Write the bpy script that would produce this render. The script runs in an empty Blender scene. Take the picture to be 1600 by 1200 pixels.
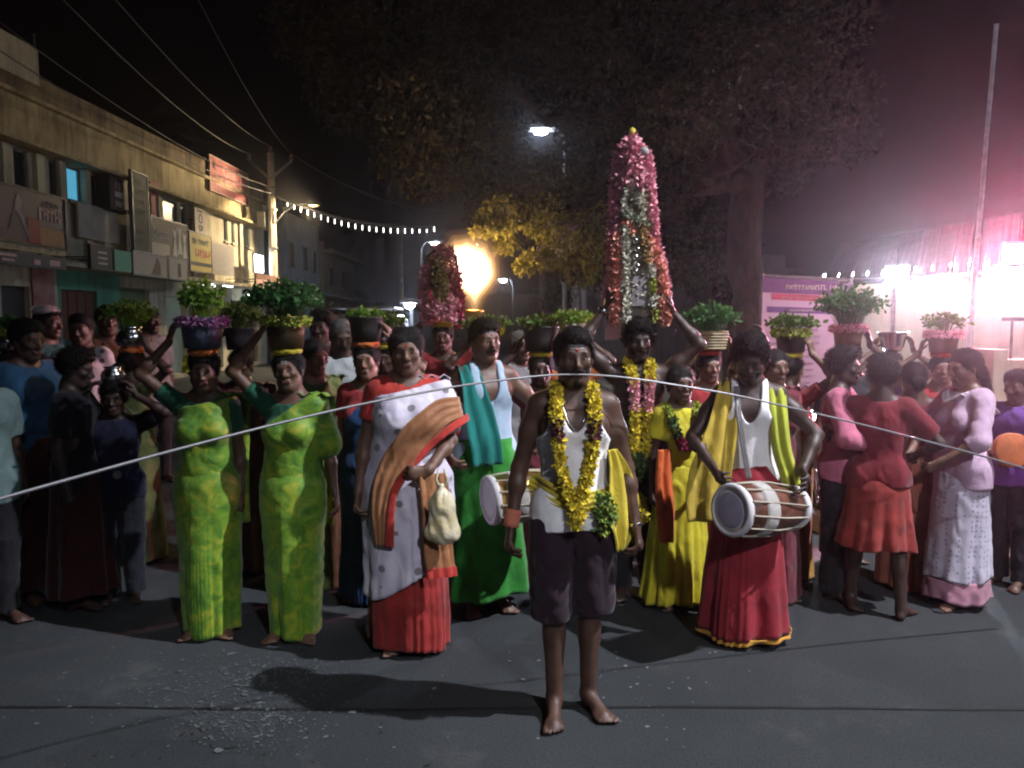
import bpy, bmesh, math, random
import numpy as np
from mathutils import Vector, Matrix

R = math.radians
# light levels of the street's lamps and the added fill lamps
SKY_STRENGTH = 0.012
KEY_POS = (5.2, 2.2, 7.6); KEY_E = 4500; KEY_C = (.92, .92, 1.0)
FILL_POS = (3.2, -5.0, 7.0); FILL_E = 1900
FACADE_FILL = 2900; LAMP_TREE = 90; FIRE_E = 120; FLOOD1, FLOOD2, FLOOD3 = 1500, 2300, 2300; TUBE_FILL = 55
HAZE = 0.0020; ANISO = .87
random.seed(7)
rng = np.random.default_rng(11)
scene = bpy.context.scene
col = scene.collection

# ------------------------------------------------------------------ camera, world, exposure
CAM_H, PITCH, FPX = 1.75, R(4.76), 1200.0
cam_data = bpy.data.cameras.new('camera')
cam_data.sensor_width = 36.0
cam_data.lens = 27.0
cam_data.clip_start = 0.05
cam_data.clip_end = 2000
cam = bpy.data.objects.new('camera', cam_data)
col.objects.link(cam)
cam.location = (0, 0, CAM_H)
cam.rotation_euler = (R(90) - PITCH, 0, 0)
scene.camera = cam

world = bpy.data.worlds.new('World')
scene.world = world
world.use_nodes = True
wn = world.node_tree
sky = wn.nodes.new('ShaderNodeTexSky')
sky.sky_type = 'NISHITA'
sky.sun_disc = False
sky.sun_elevation = R(-4.0)
sky.sun_rotation = R(115)
sky.altitude = 50
bgn = wn.nodes['Background']
wn.links.new(sky.outputs[0], bgn.inputs[0])
bgn.inputs[1].default_value = SKY_STRENGTH

sun_data = bpy.data.lights.new('moon', 'SUN')
sun_data.energy = 0.012
sun_data.angle = R(0.5)
sun_data.color = (0.8, 0.88, 1.0)
sun = bpy.data.objects.new('moon', sun_data)
col.objects.link(sun)
sun.rotation_euler = (R(40), 0, R(25))

vs = scene.view_settings
vs.view_transform = 'Standard'
vs.look = 'None'
vs.exposure = 0.0
vs.gamma = 1.0
vs.use_curve_mapping = False
scene.cycles.use_denoising = True
scene.cycles.filter_width = 2.1
scene.cycles.use_adaptive_sampling = True
scene.cycles.adaptive_threshold = 0.035
scene.cycles.adaptive_min_samples = 20
scene.cycles.max_bounces = 5
scene.cycles.diffuse_bounces = 2
scene.cycles.glossy_bounces = 3
scene.cycles.transmission_bounces = 4
scene.cycles.volume_bounces = 0
scene.cycles.transparent_max_bounces = 8
scene.cycles.sample_clamp_indirect = 4.0
scene.cycles.sample_clamp_direct = 0.0

# ------------------------------------------------------------------ pixel -> place helpers (photo pixels, 1600 x 1200)
def ray(px, py):
    u, v = (px - 800) / FPX, (600 - py) / FPX
    return Vector((u, math.cos(PITCH) + v * math.sin(PITCH), -math.sin(PITCH) + v * math.cos(PITCH)))
def P(px, py, Y):
    d = ray(px, py)
    return Vector((0, 0, CAM_H)) + d * (Y / d.y)
def G(px, py, z=0.0):
    d = ray(px, py)
    return Vector((0, 0, CAM_H)) + d * ((z - CAM_H) / d.z)

# ------------------------------------------------------------------ scene graph helpers
def tag(o, label=None, cat=None, group=None, kind=None):
    if label: o['label'] = label
    if cat: o['category'] = cat
    if group: o['group'] = group
    if kind: o['kind'] = kind
    return o
def empty(name, loc=(0, 0, 0), rz=0.0):
    o = bpy.data.objects.new(name, None)
    o.empty_display_size = 0.1
    o.location = loc
    o.rotation_euler = (0, 0, rz)
    col.objects.link(o)
    return o
def thing(name, label, cat, loc=(0, 0, 0), rz=0.0, group=None):
    return tag(empty(name, loc, rz), label, cat, group)
def mesh_np(name, V, F, smooth=True):
    """V (n,3) floats; F list of int arrays, (m,4) and/or (m,3)."""
    me = bpy.data.meshes.new(name)
    V = np.asarray(V, np.float32)
    if not isinstance(F, (list, tuple)): F = [F]
    F = [np.asarray(f, np.int32) for f in F if len(f)]
    nl = sum(f.size for f in F); npoly = sum(len(f) for f in F)
    me.vertices.add(len(V)); me.vertices.foreach_set('co', V.ravel())
    if npoly:
        me.loops.add(nl); me.polygons.add(npoly)
        me.loops.foreach_set('vertex_index', np.concatenate([f.ravel() for f in F]))
        tot = np.concatenate([np.full(len(f), f.shape[1], np.int32) for f in F])
        start = np.concatenate([[0], np.cumsum(tot)[:-1]]).astype(np.int32)
        me.polygons.foreach_set('loop_start', start)
        me.polygons.foreach_set('use_smooth', np.full(npoly, smooth))
    me.update(calc_edges=True)
    return me
def obj(name, me, mat=None, parent=None, loc=None, rot=None):
    o = bpy.data.objects.new(name, me)
    if mat is not None:
        if isinstance(mat, (list, tuple)):
            if len(me.materials) == 0:
                for m in mat: me.materials.append(m)
        elif len(me.materials) == 0: me.materials.append(mat)
    col.objects.link(o)
    if parent is not None: o.parent = parent
    if loc is not None: o.location = loc
    if rot is not None: o.rotation_euler = rot
    return o

class MB:
    """collects simple solids into one mesh"""
    def __init__(s): s.v = []; s.f = []; s.n = 0
    def add(s, V, F):
        s.v.extend([tuple(p) for p in V]); s.f.extend([tuple(i + s.n for i in f) for f in F]); s.n += len(V); return s
    def box(s, lo, hi, M=None):
        x0, y0, z0 = lo; x1, y1, z1 = hi
        V = [Vector(p) for p in ((x0,y0,z0),(x1,y0,z0),(x1,y1,z0),(x0,y1,z0),(x0,y0,z1),(x1,y0,z1),(x1,y1,z1),(x0,y1,z1))]
        if M is not None: V = [M @ p for p in V]
        return s.add(V, [(0,3,2,1),(4,5,6,7),(0,1,5,4),(1,2,6,5),(2,3,7,6),(3,0,4,7)])
    def tube(s, pts, rad, n=8, cap=True):
        pts = [Vector(p) for p in pts]
        if not isinstance(rad, (list, tuple)): rad = [rad] * len(pts)
        V = []; F = []; up = None
        for i, p in enumerate(pts):
            d = (pts[min(i + 1, len(pts) - 1)] - pts[max(i - 1, 0)]).normalized()
            if up is None: up = d.orthogonal().normalized()
            up = (up - d * up.dot(d)).normalized(); w = d.cross(up)
            for k in range(n):
                a = 2 * math.pi * k / n
                V.append(p + (up * math.cos(a) + w * math.sin(a)) * rad[i])
        for i in range(len(pts) - 1):
            for k in range(n):
                F.append((i*n+k, i*n+(k+1)%n, (i+1)*n+(k+1)%n, (i+1)*n+k))
        if cap:
            F.append(tuple(range(n-1, -1, -1))); F.append(tuple((len(pts)-1)*n + k for k in range(n)))
        return s.add(V, F)
    def lathe(s, prof, n=24, c=(0, 0, 0)):
        V = []; F = []
        for r, z in prof:
            for k in range(n):
                a = 2*math.pi*k/n
                V.append((c[0]+r*math.cos(a), c[1]+r*math.sin(a), c[2]+z))
        for i in range(len(prof)-1):
            for k in range(n):
                F.append((i*n+k, i*n+(k+1)%n, (i+1)*n+(k+1)%n, (i+1)*n+k))
        if prof[0][0] > 1e-4: F.append(tuple(range(n-1,-1,-1)))
        if prof[-1][0] > 1e-4: F.append(tuple((len(prof)-1)*n+k for k in range(n)))
        return s.add(V, F)
    def build(s, name, mat, parent=None, smooth=False, loc=None, rot=None):
        me = bpy.data.meshes.new(name)
        me.from_pydata([tuple(p) for p in s.v], [], s.f)
        me.polygons.foreach_set('use_smooth', np.full(len(me.polygons), smooth))
        me.update()
        return obj(name, me, mat, parent, loc, rot)
def auto_smooth(o, ang=40):
    me = o.data
    me.polygons.foreach_set('use_smooth', np.full(len(me.polygons), True))
    bm = bmesh.new(); bm.from_mesh(me)
    for e in bm.edges:
        if len(e.link_faces) == 2 and e.calc_face_angle(0) > R(ang): e.smooth = False
    bm.to_mesh(me); bm.free()
    return o

# ------------------------------------------------------------------ materials
MATS = {}
def _nodes(name):
    m = bpy.data.materials.new(name); m.use_nodes = True
    nt = m.node_tree
    return m, nt, nt.nodes['Principled BSDF']
def mat(name, c, rough=0.7, metal=0.0, var=0.25, scale=12.0, bump=0.15, bscale=60.0, spec=0.4, sheen=0.0, c2=None, emit=None, estr=0.0, ao=0.0, coord='Object', stretch=(1,1,1), alpha=1.0, trans=0.0):
    if name in MATS: return MATS[name]
    m, nt, b = _nodes(name)
    N, L = nt.nodes, nt.links
    tc = N.new('ShaderNodeTexCoord'); mp = N.new('ShaderNodeMapping')
    mp.inputs['Scale'].default_value = stretch
    L.new(tc.outputs[coord], mp.inputs[0])
    ns = N.new('ShaderNodeTexNoise'); ns.inputs['Scale'].default_value = scale; ns.inputs['Detail'].default_value = 5
    ns.inputs['Roughness'].default_value = 0.62
    L.new(mp.outputs[0], ns.inputs['Vector'])
    rp = N.new('ShaderNodeValToRGB')
    c = tuple(c[:3]); d = tuple(c2[:3]) if c2 else tuple(x * (1 - var) for x in c)
    hi = c if c2 else tuple(min(1, x * (1 + var * 0.6)) for x in c)
    rp.color_ramp.elements[0].position = 0.36; rp.color_ramp.elements[1].position = 0.64
    rp.color_ramp.elements[0].color = (*d, 1); rp.color_ramp.elements[1].color = (*hi, 1)
    L.new(ns.outputs['Fac'], rp.inputs[0]); L.new(rp.outputs[0], b.inputs['Base Color'])
    b.inputs['Roughness'].default_value = rough; b.inputs['Metallic'].default_value = metal
    b.inputs['Specular IOR Level'].default_value = spec
    b.inputs['Sheen Weight'].default_value = sheen
    if alpha < 1: b.inputs['Alpha'].default_value = alpha
    if trans: b.inputs['Transmission Weight'].default_value = trans
    if bump:
        n2 = N.new('ShaderNodeTexNoise'); n2.inputs['Scale'].default_value = bscale; n2.inputs['Detail'].default_value = 4
        L.new(mp.outputs[0], n2.inputs['Vector'])
        bp = N.new('ShaderNodeBump'); bp.inputs['Strength'].default_value = bump; bp.inputs['Distance'].default_value = 0.01
        L.new(n2.outputs['Fac'], bp.inputs['Height']); L.new(bp.outputs[0], b.inputs['Normal'])
    if emit:
        b.inputs['Emission Color'].default_value = (*emit, 1); b.inputs['Emission Strength'].default_value = estr
    MATS[name] = m
    return m
def glow(name, c, strength):
    if name in MATS: return MATS[name]
    m, nt, b = _nodes(name)
    b.inputs['Base Color'].default_value = (*c, 1)
    b.inputs['Emission Color'].default_value = (*c, 1); b.inputs['Emission Strength'].default_value = strength
    MATS[name] = m
    return m
def cloth(name, c, var=0.22, scale=6, rough=0.85, **k):
    if name in MATS: return MATS[name]
    m = mat(name, c, rough=rough, var=var, scale=scale, bump=k.pop('bump', 0.25), bscale=k.pop('bscale', 90), spec=0.2, sheen=k.pop('sheen', 0.15), **k)
    wrinkle(m)
    return m
def wrinkle(m, scale=11, strength=.55, dist=.028):
    nt = m.node_tree; N, L = nt.nodes, nt.links; b = N['Principled BSDF']
    tc = N.new('ShaderNodeTexCoord'); mp = N.new('ShaderNodeMapping'); mp.inputs['Scale'].default_value = (1, 1, .55); mp.inputs['Rotation'].default_value = (.3, .5, 0)
    L.new(tc.outputs['Object'], mp.inputs[0])
    n = N.new('ShaderNodeTexNoise'); n.noise_type = 'RIDGED_MULTIFRACTAL'; n.inputs['Scale'].default_value = scale; n.inputs['Detail'].default_value = 3; n.inputs['Distortion'].default_value = .6
    L.new(mp.outputs[0], n.inputs['Vector'])
    bp = N.new('ShaderNodeBump'); bp.inputs['Strength'].default_value = strength; bp.inputs['Distance'].default_value = dist
    L.new(n.outputs['Fac'], bp.inputs['Height'])
    if b.inputs['Normal'].links: L.new(b.inputs['Normal'].links[0].from_socket, bp.inputs['Normal'])
    L.new(bp.outputs[0], b.inputs['Normal'])
def dotted(name, base, dot, scale, size=0.22, base2=None, rough=0.7, nscale=3.0, stretch=(1, 1, 1)):
    """cloth with small round printed dots (voronoi)"""
    if name in MATS: return MATS[name]
    m, nt, b = _nodes(name); N, L = nt.nodes, nt.links
    tc = N.new('ShaderNodeTexCoord'); mp = N.new('ShaderNodeMapping'); mp.inputs['Scale'].default_value = stretch
    L.new(tc.outputs['Object'], mp.inputs[0])
    v = N.new('ShaderNodeTexVoronoi'); v.inputs['Scale'].default_value = scale; v.inputs['Randomness'].default_value = 0.35
    L.new(mp.outputs[0], v.inputs['Vector'])
    r1 = N.new('ShaderNodeValToRGB'); r1.color_ramp.elements[0].position = size; r1.color_ramp.elements[1].position = size + 0.05
    r1.color_ramp.elements[0].color = (1, 1, 1, 1); r1.color_ramp.elements[1].color = (0, 0, 0, 1)
    L.new(v.outputs['Distance'], r1.inputs[0])
    ns = N.new('ShaderNodeTexNoise'); ns.inputs['Scale'].default_value = nscale
    L.new(tc.outputs['Object'], ns.inputs['Vector'])
    r2 = N.new('ShaderNodeValToRGB'); r2.color_ramp.elements[0].position = 0.4; r2.color_ramp.elements[1].position = 0.62
    r2.color_ramp.elements[0].color = (*base, 1); r2.color_ramp.elements[1].color = (*(base2 or base), 1)
    L.new(ns.outputs['Fac'], r2.inputs[0])
    mx = N.new('ShaderNodeMix'); mx.data_type = 'RGBA'
    L.new(r1.outputs[0], mx.inputs[0]); L.new(r2.outputs[0], mx.inputs[6]); mx.inputs[7].default_value = (*dot, 1)
    L.new(mx.outputs[2], b.inputs['Base Color'])
    b.inputs['Roughness'].default_value = rough; b.inputs['Sheen Weight'].default_value = 0.2; b.inputs['Specular IOR Level'].default_value = 0.3
    n2 = N.new('ShaderNodeTexNoise'); n2.inputs['Scale'].default_value = 110
    L.new(tc.outputs['Object'], n2.inputs['Vector'])
    bp = N.new('ShaderNodeBump'); bp.inputs['Strength'].default_value = 0.2; bp.inputs['Distance'].default_value = 0.006
    L.new(n2.outputs['Fac'], bp.inputs['Height']); L.new(bp.outputs[0], b.inputs['Normal'])
    wrinkle(m)
    MATS[name] = m
    return m

# ------------------------------------------------------------------ distance fields -> smooth continuous surfaces
def cone(a, b, ra, rb, k=0.03, sq=None):
    """tapered limb from a to b; sq = (axis, factor) flattens it along axis"""
    return ('c', np.array(a, float), np.array(b, float), ra, rb, k, sq)
def ell(c, r, k=0.03, M=None, neg=False):
    return ('e', np.array(c, float), np.array(r, float), None if M is None else np.array(M, float), k, neg)
def _eval(p, X):
    if p[0] == 'c':
        _, a, b, ra, rb, k, sq = p
        if sq is not None:
            ax = np.array(sq[0], float); ax /= np.linalg.norm(ax)
            X = X + ((X - a) @ ax)[..., None] * ax * (1.0 / sq[1] - 1.0)
        ba = b - a; t = np.clip(((X - a) @ ba) / max(ba @ ba, 1e-9), 0, 1)
        d = np.linalg.norm(X - a - t[..., None] * ba, axis=-1) - (ra + (rb - ra) * t)
        return d * (sq[1] ** 0.5 if sq is not None else 1.0)
    _, c, r, M, k, neg = p
    q = X - c
    if M is not None: q = q @ M
    k0 = np.linalg.norm(q / r, axis=-1); k1 = np.linalg.norm(q / (r * r), axis=-1)
    return k0 * (k0 - 1.0) / np.maximum(k1, 1e-9)
def _bb(p):
    if p[0] == 'c':
        m = max(p[3], p[4])
        return np.minimum(p[1], p[2]) - m, np.maximum(p[1], p[2]) + m
    m = p[2].max() if p[3] is not None else p[2]
    return p[1] - m, p[1] + m
def _smin(a, b, k):
    if k <= 0: return np.minimum(a, b)
    h = np.clip(0.5 + 0.5 * (b - a) / k, 0, 1)
    return b + (a - b) * h - k * h * (1 - h)
def field_at(prims, X):
    f = np.full(X.shape[:-1], 1.0)
    for p in prims:
        d = _eval(p, X); k = p[5] if p[0] == 'c' else p[4]
        if p[0] == 'e' and p[5]: f = -_smin(-f, d, k)
        else: f = _smin(f, d, k)
    return f
def _axis(lo, hi, step, bands):
    out = [lo]
    while out[-1] < hi:
        s = step
        for a, b, t in bands:
            if a - step <= out[-1] <= b: s = min(s, t)
        out.append(out[-1] + s)
    return np.array(out)
def extract(prims, res=0.011, off=0.0, cut=None, bands=((), (), ()), warp=None):
    los, his = zip(*[_bb(p) for p in prims if not (p[0] == 'e' and p[5])])
    pad = off + 0.03
    lo = np.min(los, 0) - pad; hi = np.max(his, 0) + pad
    ax = [_axis(lo[i], hi[i], res, bands[i]) for i in range(3)]
    f = np.full([len(a) for a in ax], 0.25)
    for p in prims:
        a, b = _bb(p); k = p[5] if p[0] == 'c' else p[4]
        m = off + 0.035 + k
        sl = []
        for i in range(3):
            i0 = max(0, np.searchsorted(ax[i], a[i] - m) - 1); i1 = min(len(ax[i]), np.searchsorted(ax[i], b[i] + m) + 1)
            sl.append(slice(i0, i1))
        g = np.stack(np.meshgrid(ax[0][sl[0]], ax[1][sl[1]], ax[2][sl[2]], indexing='ij'), -1)
        if g.size == 0: continue
        d = _eval(p, g); sl = tuple(sl)
        if p[0] == 'e' and p[5]: f[sl] = -_smin(-f[sl], d, k)
        else: f[sl] = _smin(f[sl], d, k)
    f = f - off
    if cut is not None or warp is not None:
        g = np.meshgrid(*ax, indexing='ij')
        if warp is not None: f = f + warp(*g)
        if cut is not None: f = np.maximum(f, cut(*g))
    return surface_nets(f, ax)
_C = np.array([(0,0,0),(1,0,0),(0,1,0),(1,1,0),(0,0,1),(1,0,1),(0,1,1),(1,1,1)])
_E = [(0,1),(2,3),(4,5),(6,7),(0,2),(1,3),(4,6),(5,7),(0,4),(1,5),(2,6),(3,7)]
def surface_nets(f, ax):
    s = f < 0
    n = np.zeros([d - 1 for d in f.shape], np.int8)
    for c in _C:
        n += s[c[0]:f.shape[0]-1+c[0], c[1]:f.shape[1]-1+c[1], c[2]:f.shape[2]-1+c[2]]
    I = np.argwhere((n > 0) & (n < 8))
    if len(I) == 0: return np.zeros((0, 3)), np.zeros((0, 4), int)
    vals = np.stack([f[I[:,0]+c[0], I[:,1]+c[1], I[:,2]+c[2]] for c in _C], 1)
    acc = np.zeros((len(I), 3)); cnt = np.zeros(len(I))
    for a, b in _E:
        fa, fb = vals[:, a], vals[:, b]; x = (fa < 0) != (fb < 0)
        t = np.where(x, fa / np.where(x, fa - fb, 1), 0)
        acc += x[:, None] * (_C[a] + t[:, None] * (_C[b] - _C[a])); cnt += x
    fr = acc / cnt[:, None]
    V = np.stack([ax[i][I[:, i]] + fr[:, i] * (ax[i][I[:, i] + 1] - ax[i][I[:, i]]) for i in range(3)], 1)
    vid = np.full(n.shape, -1, np.int32); vid[I[:,0], I[:,1], I[:,2]] = np.arange(len(I))
    Q = []
    for a in range(3):
        b, c = (a + 1) % 3, (a + 2) % 3
        s0 = np.take(s, range(f.shape[a]-1), a); s1 = np.take(s, range(1, f.shape[a]), a)
        E = np.argwhere(s0 != s1)
        ok = (E[:, b] > 0) & (E[:, c] > 0) & (E[:, b] < f.shape[b]-1) & (E[:, c] < f.shape[c]-1)
        E = E[ok]
        if len(E) == 0: continue
        def cell(db, dc):
            J = E.copy(); J[:, b] += db; J[:, c] += dc
            return vid[J[:,0], J[:,1], J[:,2]]
        q = np.stack([cell(-1,-1), cell(0,-1), cell(0,0), cell(-1,0)], 1)
        inside = s0[E[:,0], E[:,1], E[:,2]]
        q[~inside] = q[~inside][:, ::-1]
        Q.append(q)
    return V, np.concatenate(Q)
def vnormals(V, F):
    n = np.cross(V[F[:,2]] - V[F[:,0]], V[F[:,3]] - V[F[:,1]])
    out = np.zeros_like(V)
    for i in range(4): np.add.at(out, F[:, i], n)
    return out / np.maximum(np.linalg.norm(out, axis=1, keepdims=True), 1e-9)
def wob(X, freq, seed, n=6):
    r = np.random.default_rng(seed); o = 0
    for _ in range(n):
        d = r.normal(size=3); d /= np.linalg.norm(d)
        o = o + np.sin(X @ (d * freq * r.uniform(0.6, 1.6)) + r.uniform(0, 6.3))
    return o / n
def front_y(prims, x, z, off=0.0, y0=-0.5, y1=0.3, n=160):
    """y of the first surface met when walking from the front (-y) into the body"""
    x = np.asarray(x, float); z = np.asarray(z, float)
    ys = np.linspace(y0, y1, n)
    X = np.stack(np.broadcast_arrays(x[..., None], ys, z[..., None]), -1)
    f = field_at(prims, X) - off
    hit = f < 0
    idx = np.argmax(hit, -1); none = ~hit.any(-1)
    # nearest approach where nothing is hit
    idx = np.where(none, np.argmin(f, -1), idx)
    return ys[idx]
def grid_mesh(Pt, closed_u=False):
    """Pt (nu,nv,3) -> V,F"""
    nu, nv = Pt.shape[:2]
    idx = np.arange(nu * nv).reshape(nu, nv)
    if closed_u: idx = np.concatenate([idx, idx[:1]], 0)
    F = np.stack([idx[:-1, :-1], idx[1:, :-1], idx[1:, 1:], idx[:-1, 1:]], -1).reshape(-1, 4)
    return Pt.reshape(-1, 3), F
def thick(o, t=0.006):
    m = o.modifiers.new('cloth_thickness', 'SOLIDIFY'); m.thickness = t; m.offset = 1.0
    return o
# ------------------------------------------------------------------ people
SKIN = {}
def skin(tone):
    cs = {'dark': (0.085, 0.043, 0.029), 'mid': (0.14, 0.072, 0.047), 'light': (0.2, 0.108, 0.07), 'deep': (0.05, 0.027, 0.021)}
    return mat('skin_' + tone, cs[tone], rough=0.48, var=0.3, scale=14, bump=0.2, bscale=170, spec=0.5)
def hair_mat(grey=False):
    return mat('hair_grey', (0.22, 0.21, 0.2), rough=0.6, var=0.5, scale=60, bump=0.6, bscale=220, c2=(0.07, 0.065, 0.06)) if grey else \
        mat('hair_black', (0.009, 0.007, 0.0065), rough=0.6, var=0.6, scale=60, bump=0.6, bscale=220, spec=0.22)
def unit(v):
    v = np.asarray(v, float); return v / max(np.linalg.norm(v), 1e-9)
def rotm(ax, a):
    return np.array(Matrix.Rotation(a, 3, ax))

_eye_mesh = None
def eye_mesh():
    global _eye_mesh
    if _eye_mesh is None:
        V = []; F = []; n = 12
        rings = [0.0, 0.2, 0.42, 0.5, 0.9, 1.5, 2.2]
        for a in rings:
            for k in range(n):
                t = 2*math.pi*k/n
                V.append((0.0132*math.sin(a)*math.cos(t), -0.0132*math.cos(a), 0.0132*math.sin(a)*math.sin(t)))
        for i in range(len(rings)-1):
            for k in range(n): F.append((i*n+k, i*n+(k+1)%n, (i+1)*n+(k+1)%n, (i+1)*n+k))
        me = bpy.data.meshes.new('eye'); me.from_pydata(V, [], F)
        me.materials.append(mat('eye_white', (0.42, 0.38, 0.34), rough=0.25, var=0.05, bump=0))
        me.materials.append(mat('iris', (0.012, 0.008, 0.006), rough=0.15, var=0.2, bump=0))
        for i, p in enumerate(me.polygons):
            p.material_index = 1 if i < n*3 else 0; p.use_smooth = True
        _eye_mesh = me
    return _eye_mesh

class Person:
    def __init__(s, label, X, Y, H, rot=0.0, female=False, girth=1.0, belly=1.0, lean=0.0, side=0.0, yaw=0.0, pitch=0.0, roll=0.0,
                 tone='dark', hs=1.0, res=0.0125, fine=False, group=None, feet=None, z=0.0, stance=0.09, jaw=1.0):
        s.root = thing('person', label, 'person', (X, Y, z), R(rot), group)
        s.k = H / 1.70; s.root.scale = (s.k,) * 3
        s.X, s.Y, s.rot, s.z0 = X, Y, R(rot), z
        s.female, s.tone, s.res, s.fine = female, tone, res, fine
        T = rotm('X', R(lean)) @ rotm('Y', R(side)); piv = np.array((0, 0, .95))
        s.T = T
        up = lambda p: T @ (np.array(p, float) - piv) + piv
        s.up = up
        g, b = girth, belly
        sw = (.122 if female else .138) * (0.75 + 0.25 * g)
        s.torso = [ell((0, .004, .93), ((.168 if female else .150) * g, .112 * g, .135), .05),
                   ell(up((0, -.012 * b, 1.08)), (.132 * g * (0.5 + .5 * b), .098 * g * b, .15), .06, T),
                   ell(up((0, .006, 1.265)), ((.142 if female else .158) * g, .108 * g, .17), .06, T),
                   cone(up((-sw, .012, 1.392)), up((sw, .012, 1.392)), .048 * g, .048 * g, .05)]
        if female:
            for e in (-1, 1): s.torso.append(ell(up((e * .068, -.078 * g, 1.235)), (.062 * g, .058 * g, .062 * g), .04, T))
        else:
            for e in (-1, 1): s.torso.append(ell(up((e * .07, -.062, 1.30)), (.075, .045, .06), .05, T))
        s.neck = [cone(up((0, .025, 1.395)), up((0, .006, 1.535)), .062, .054, .035),
                  cone(up((-.10, .02, 1.40)), up((0, .018, 1.475)), .04, .04, .05), cone(up((.10, .02, 1.40)), up((0, .018, 1.475)), .04, .04, .05)]
        # head frame
        s.Rh = T @ rotm('Z', R(yaw)) @ rotm('X', R(pitch)) @ rotm('Y', R(roll))
        s.hc = up((0, 0, 1.50)) + s.Rh @ np.array((0, -.008, .085)) * 1.0
        s.hs = hs
        h = lambda p: s.hc + s.Rh @ (np.array(p, float) * hs)
        s.h = h; e3 = lambda c, r, k=.02, neg=False: ell(h(c), np.array(r) * hs, k, s.Rh, neg)
        rf = random.Random(label); j = jaw * rf.uniform(.92, 1.1); nl, nw, cw, lp, es = rf.uniform(-.004, .004), rf.uniform(.85, 1.25), rf.uniform(.85, 1.2), rf.uniform(.85, 1.3), rf.uniform(-.0015, .0015)
        s.head = [e3((0, .014, .034), (.0755, .094, .084), .03),
                  e3((0, -.020, -.025), (.060 * j, .068, .082), .035),
                  e3((0, -.058, -.090), (.026 * j, .024, .020), .03),
                  cone(h((-.05 * j, .0, -.055)), h((-.016, -.06, -.092)), .018 * hs, .014 * hs, .03),
                  cone(h((.05 * j, .0, -.055)), h((.016, -.06, -.092)), .018 * hs, .014 * hs, .03),
                  cone(h((-.034, -.078, .026)), h((.034, -.078, .026)), .012 * hs, .012 * hs, .02)]
        for q in (-1, 1):
            s.head += [e3((q * .040, -.062, -.016), (.020 * cw, .020 * cw, .017), .02), e3((q * .030, -.099, .004), (.016, .018, .012), .012, True),
                       e3((q * .076, .008, -.004), (.009, .019, .031), .008),
                       cone(h((q * .017, -.0835, .0088)), h((q * .043, -.078, .0078)), .0066 * hs, .006 * hs, .006), cone(h((q * .018, -.0815, -.0065)), h((q * .042, -.0765, -.0055)), .0055 * hs, .005 * hs, .006)]
        s.head += [cone(h((0, -.084, .016)), h((0, -.106 - nl * .6, -.024 - nl)), .0085 * hs, .0125 * hs * nw, .012),
                   cone(h((-.012 * nw, -.092, -.030 - nl)), h((.012 * nw, -.092, -.030 - nl)), .0085 * hs, .0085 * hs, .01),
                   cone(h((-.019, -.084, -.0545)), h((.019, -.084, -.0545)), .0075 * hs, .0075 * hs, .008),
                   cone(h((-.016, -.083, -.066)), h((.016, -.083, -.066)), .0085 * hs, .0085 * hs, .008),
                   e3((0, -.099, -.0603), (.02, .012, .0022), .003, True)]
        s.sh = {-1: up((-sw - .02, .012, 1.378)), 1: up((sw + .02, .012, 1.378))}
        s.arms = {}; s.hands = []; s.armg = g
        s.legs = []
        s.feet = feet or [(-stance, 0.0, -8), (stance, 0.0, 8)]
        s.legp = []
        for i, (fx, fy, fa) in enumerate(s.feet):
            e = -1 if i == 0 else 1
            hip = np.array((e * .088 * g, .005, .885)); an = np.array((fx, fy + .02, .085)); kn = (hip + an) / 2 + np.array((0, -.012, .035))
            s.legp.append((hip, kn, an))
            s.legs += [cone(hip, kn, .088 * g, .056, .04), cone(kn, an, .054, .035, .03), ell(kn * .66 + an * .34 + np.array((0, .022, 0)), (.045, .045, .10), .03)]
            d = np.array((math.sin(R(fa)), -math.cos(R(fa)), 0)); w = np.array((d[1], -d[0], 0)); o = np.array((fx, fy, 0))
            s.legs += [ell(o - d * -.0 + np.array((0, .035, .032)) - d * .0, (.031, .038, .032), .02), cone(o + np.array((0, .015, .065)), o + d * .115 + (0, 0, .026), .034, .024, .03),
                       ell(o + d * .105 + (0, 0, .021), (.044, .05, .021), .02, np.stack([w, d, (0, 0, 1)], 1))]
            for t in range(5):
                off = (t - 2) * .0185 * e
                b0 = o + d * (.135 - abs(t - 1) * .006) - w * off * -1 + np.array((0, 0, .016)); L = (.036, .034, .030, .026, .02)[t]
                s.legs.append(cone(b0, b0 + d * L, .0125 if t == 0 else .0095, .011 if t == 0 else .0085, .006))
        s.parts = {}
    # --- arms
    def arm(s, side, wrist, pole=(0, .3, -1), palm=None, hdir=None, curl=0.45, thick=1.0):
        S = s.sh[side]; W = np.array(wrist, float); L1, L2 = .285, .25
        D = W - S; d = np.linalg.norm(D); m = .992 * (L1 + L2)
        if d > m: W = S + D * (m / d); D = W - S; d = m
        if d < .12: d = .12
        u = D / np.linalg.norm(D); a = (L1*L1 - L2*L2 + d*d) / (2*d); hh = math.sqrt(max(L1*L1 - a*a, 1e-6))
        v = np.array(pole, float); v = unit(v - u * (v @ u)); E = S + u * a + v * hh
        g = (.75 + .25 * s.armg) * thick * (0.9 if s.female else 1.0)
        s.arms[side] = [cone(S, E, .047 * g, .037 * g, .035), ell(S + (E - S) * .4 , (.045 * g,) * 3, .04), cone(E, W, .037 * g, .0245 * g, .02), ell(E + (W - E) * .28, (.039 * g,) * 3, .03)]
        dr = unit(hdir) if hdir is not None else unit(W - E)
        n = np.array(palm if palm is not None else (-side, -.2, 0), float); n = unit(n - dr * (n @ dr)); sv = np.cross(dr, n)
        hd = [cone(W, W + dr * .075, .027, .036, .02, (n, .5))]
        order = sv if True else -sv
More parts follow.
